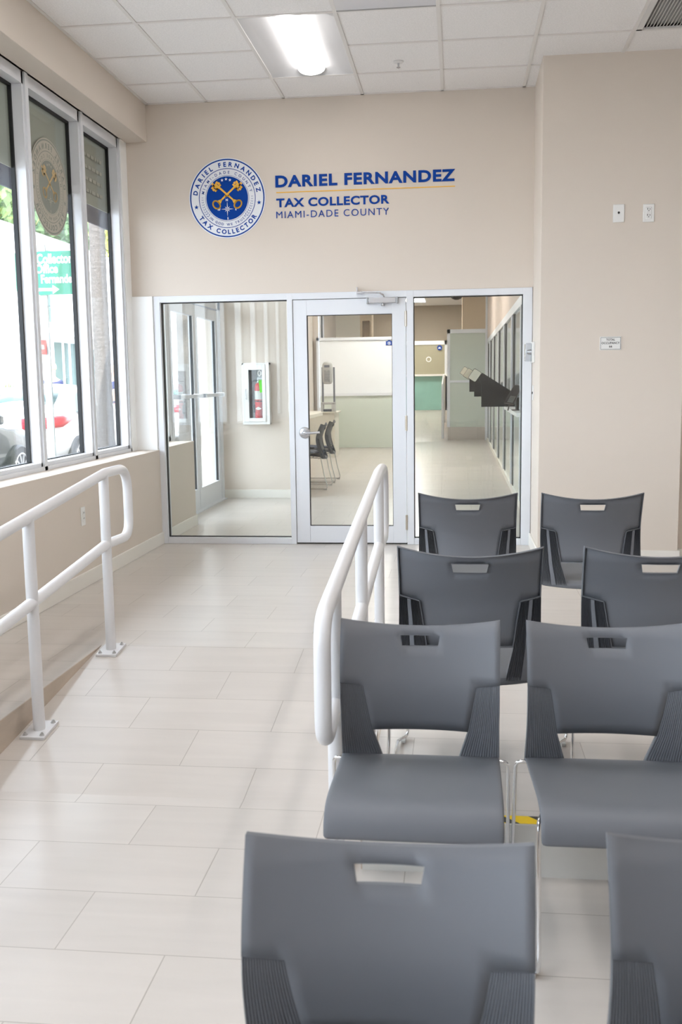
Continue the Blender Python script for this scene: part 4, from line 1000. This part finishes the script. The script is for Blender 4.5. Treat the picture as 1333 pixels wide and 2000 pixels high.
def car(y_rear, xc, direction, paint, label, plate=None, suv=0.0):
    """sedan; direction +1: its tail faces the camera side (-y)"""
    t = thing('parked_car', (xc, y_rear+2.3*direction, -0.13), label, 'car')
    G = -0.13
    def Y(s): return y_rear+direction*s
    def ring(s, wv, zb, zm, zbelt, zr, wr):
        pts = []
        for u, z in ((0.80, zb), (0.97, zb+0.10), (1.0, zm), (0.985, (zm+zbelt)/2), (0.95, zbelt)): pts.append((u*wv, z))
        pts += [((0.95*wv+wr)/2+0.02, (zbelt+zr)/2), (wr, zr-0.03), (wr*0.6, zr+0.01), (0, zr+0.02)]
        right = [(xc+x, Y(s), G+z) for x, z in pts]; left = [(xc-x, Y(s), G+z) for x, z in pts[::-1][1:]]
        return right+left
    S = [(0.0, 0.74, 0.42, 0.60, 0.86, 0.90, 0.60), (0.06, 0.82, 0.32, 0.60, 0.95, 1.00, 0.66), (0.35, 0.90, 0.27, 0.60, 0.99, 1.06, 0.70), (0.75, 0.92, 0.25, 0.6, 0.98, 1.10, 0.68),
         (1.35, 0.93, 0.22, 0.6, 0.97, 1.40, 0.58), (1.9, 0.93, 0.22, 0.6, 0.96, 1.46, 0.58), (2.5, 0.93, 0.22, 0.6, 0.95, 1.43, 0.58), (3.1, 0.93, 0.22, 0.6, 0.94, 1.12, 0.64),
         (3.45, 0.92, 0.24, 0.6, 0.92, 0.98, 0.66), (4.1, 0.90, 0.26, 0.58, 0.84, 0.88, 0.64), (4.5, 0.80, 0.30, 0.55, 0.72, 0.76, 0.56), (4.62, 0.66, 0.40, 0.52, 0.62, 0.64, 0.45)]
    m = MB().grid([ring(*q) for q in S])
    n = len(ring(*S[0])); k = len(S); m.f += [tuple(range(n))[::-1], tuple((k-1)*n+i for i in range(n))]
    m.build('body', paint, t, smooth=60, subd=1)
    wgl = mat('car_glass', (60, 82, 82), 0.08)
    for sx in (-1, 1):
        for a in (((0.95, 1.02), (1.42, 1.30), (1.82, 1.36), (1.82, 1.0)), ((1.90, 1.0), (1.90, 1.365), (2.45, 1.34), (2.92, 1.0))):
            pts = [Vector((xc+sx*(0.915-(z-0.97)*0.66), Y(s), G+z)) for s, z in a]
            m = MB(); o2 = [p+Vector((sx*0.012, 0, 0.004)) for p in pts]
            m.add([p-Vector((sx*0.02, 0, 0)) for p in pts]+o2, [(0, 1, 2, 3), (4, 5, 6, 7), (0, 1, 5, 4), (1, 2, 6, 5), (2, 3, 7, 6), (3, 0, 4, 7)])
            m.build('side_window', wgl, t, smooth=0)
        m = B((min(xc+sx*0.93, xc+sx*1.08), min(Y(2.78), Y(2.92)), G+0.95), (max(xc+sx*0.93, xc+sx*1.08), max(Y(2.78), Y(2.92)), G+1.08)); m.build('wing_mirror', paint, t, bevel=0.03)
        for s in (0.88, 3.62):
            wx = xc+sx*0.86; prf = [(0.19, -0.10), (0.30, -0.105), (0.325, -0.08), (0.325, 0.08), (0.30, 0.105), (0.19, 0.10)]
            w_ = MB().lathe([(r, sx*tv) for r, tv in prf], (wx, Y(s), G+0.325), 'X', 28).build('wheel', black_m, t, smooth=40)
            rm = MB()
            for i in range(10):
                a = 2*PI*i/10; d = Vector((0, math.cos(a), math.sin(a))); nn = Vector((0, -math.sin(a), math.cos(a)))
                rm.obox(Vector((wx+sx*0.098, Y(s), G+0.325))+d*0.12, d*0.095, nn*0.014, Vector((0.012, 0, 0)))
            rm.lathe([(0.04, sx*0.09), (0.04, sx*0.115)], (wx, Y(s), G+0.325), 'X', 14)
            rm.tube([(wx+sx*0.10, Y(s)+0.205*math.cos(2*PI*i/24), G+0.325+0.205*math.sin(2*PI*i/24)) for i in range(24)], 0.014, 6, closed=True)
            rm.build('rim', chromed_m, w_)
        tail = mat('tail_lamp', (200, 36, 52), 0.2); head = mat('head_lamp', (205, 215, 222), 0.15)
        rows = []
        for zz in (0.78, 0.86, 0.95):
            rows.append([(xc+sx*xx, Y(ss), G+zz+dz) for xx, ss, dz in ((0.40, -0.02, 0), (0.62, -0.005, 0.01), (0.775, 0.03, 0.015), (0.90, 0.28, 0.03), (0.925, 0.62, 0.05 if zz > 0.8 else 0.12))])
        MB().grid(rows).build('tail_lamp', tail, t, solid=0.03, smooth=60)
        rows = []
        for zz in (0.60, 0.70):
            rows.append([(xc+sx*xx, Y(ss), G+zz+dz) for xx, ss, dz in ((0.42, 4.62, 0), (0.66, 4.56, 0.02), (0.82, 4.38, 0.05), (0.90, 4.08, 0.09))])
        MB().grid(rows).build('head_lamp', head, t, solid=0.03, smooth=60)
    ya, yb = sorted((Y(-0.03), Y(0.0)))
    B((xc-0.26, ya, G+0.70), (xc+0.26, yb, G+0.84)).build('number_plate', plate or white_m, t)
    rows = [[(xc+u*0.58, Y(0.74), G+1.12), (xc+u*0.52, Y(1.30), G+1.41)] for u in (-1, -0.5, 0, 0.5, 1)]
    MB().grid(rows).build('rear_window', wgl, t, solid=0.01); rows = [[(xc+u*0.62, Y(3.12), G+1.15), (xc+u*0.52, Y(2.58), G+1.44)] for u in (-1, -0.5, 0, 0.5, 1)]
    MB().grid(rows).build('windscreen', wgl, t, solid=0.01)
car(14.25, -6.85, 1, mat('car_white', (235, 236, 238), 0.2, coat=0.6), 'white parked car with red tail lamp behind the sign post', mat('plate_yellow', (228, 196, 110), 0.5))
car(9.25, -6.82, 1, mat('car_grey', (52, 55, 62), 0.25, coat=0.6), 'dark grey parked car in the left street window, wheel showing')
car(22.0, -7.0, 1, MATS['car_white'], 'another white parked car farther down the street, seen through entrance doors')

def person(x, y, label, shirt, lean, seed):
    t = thing('person', (x, y, -0.03), label, 'person', None)
    V = [(0, 0, 0.92), (0, 0, 1.12), (0, 0, 1.38), (0, 0, 1.50), (0, 0, 1.62), (0, 0, 1.74),
         (-0.18, 0, 1.40), (-0.24, 0.05*lean, 1.15), (-0.22, -0.12*lean, 0.92), (0.18, 0, 1.40), (0.24, -0.05*lean, 1.15), (0.22, 0.12*lean, 0.92),
         (-0.09, 0, 0.86), (-0.10, 0.10*lean, 0.48), (-0.10, 0.08*lean, 0.06), (-0.10, -0.08+0.08*lean, 0.03), (0.09, 0, 0.86), (0.10, -0.12*lean, 0.48), (0.10, -0.22*lean, 0.08), (0.10, -0.30*lean, 0.04)]
    R_ = [.15, .14, .16, .065, .095, .085, .07, .05, .038, .07, .05, .038, .10, .07, .05, .045, .10, .07, .05, .045]
    E_ = [(0, 1), (1, 2), (2, 3), (3, 4), (4, 5), (2, 6), (6, 7), (7, 8), (2, 9), (9, 10), (10, 11), (0, 12), (12, 13), (13, 14), (14, 15), (0, 16), (16, 17), (17, 18), (18, 19)]
    me = bpy.data.meshes.new('body'); me.from_pydata(V, E_, []); o = bpy.data.objects.new('body', me); COL.objects.link(o); o.parent = t
    o.modifiers.new('skin', 'SKIN'); sv = me.skin_vertices[0].data
    for i, r in enumerate(R_): sv[i].radius = (r, r*0.8)
    sv[0].use_root = True
    o.modifiers.new('sub', 'SUBSURF').levels = 1; me.materials.append(mat('skin_tone', (200, 160, 136), 0.6))
    def clothing(name, idx, grow, m):
        mp = {v: i for i, v in enumerate(idx)}
        m2 = bpy.data.meshes.new(name); m2.from_pydata([V[i] for i in idx], [(mp[a], mp[b_]) for a, b_ in E_ if a in mp and b_ in mp], [])
        q = bpy.data.objects.new(name, m2); COL.objects.link(q); q.parent = t; q.modifiers.new('skin', 'SKIN'); s2 = m2.skin_vertices[0].data
        for i, v in enumerate(idx): s2[i].radius = (R_[v]+grow, R_[v]*0.8+grow)
        s2[0].use_root = True; q.modifiers.new('sub', 'SUBSURF').levels = 1; m2.materials.append(m)
    clothing('shirt', [1, 2, 6, 7, 9, 10], 0.014, shirt); clothing('trousers', [0, 12, 13, 14, 16, 17, 18], 0.014, mat('dark_cloth', (52, 54, 70), 0.8))
    MB().lathe([(0.06, 1.64), (0.098, 1.68), (0.096, 1.75), (0.07, 1.80), (0.02, 1.82)], (0, 0.01, 0), 'Z', 14).build('hair', mat('hair_pale', (214, 186, 150), 0.7), None, smooth=60).parent = t
person(-8.6, 20.6, 'pedestrian in a dark top beyond the white car, near the sign post', mat('navy_shirt', (46, 54, 92), 0.8), 1, 1)
person(-8.5, 24.1, 'pedestrian in dark blue walking, right of the palm trunk', MATS['navy_shirt'], -1, 2)
t = thing('spiky_plant', (-8.2, 17.4, -0.13), 'spiky green plant against the white wall across the street', 'plant')
random.seed(5); m = MB()
for i in range(40):
    a = random.uniform(0, 2*PI); e = random.uniform(0.3, 1.4); L = random.uniform(0.5, 0.75); d = Vector((math.cos(a)*math.cos(e), math.sin(a)*math.cos(e), math.sin(e))); s_ = d.cross(Vector((0, 0, 1))).normalized()*0.025
    c = Vector((-13.0, 27.9, 0.85)); m.add([c-s_, c+d*L*0.5-s_*1.2, c+d*L, c+d*L*0.5+s_*1.2, c+s_], [(0, 1, 2, 3, 4)])
m.build('leaves', MATS['leaf_green'], t, fix=False)
MB().lathe([(0.25, -0.03), (0.32, 0.8), (0.28, 0.86)], (-13.0, 27.9, 0), 'Z', 16).build('planter', bw, t)
t.location = (-13.0, 27.9, -0.03)
for ch in t.children: ch.location = (8.2-13.0, 0, 0); ch.location = (0, 0, 0)
for ch in t.children:
    for v in ch.data.vertices: v.co += Vector((-8.2, 17.4, -0.13))-Vector((-13.0, 27.9, -0.03))
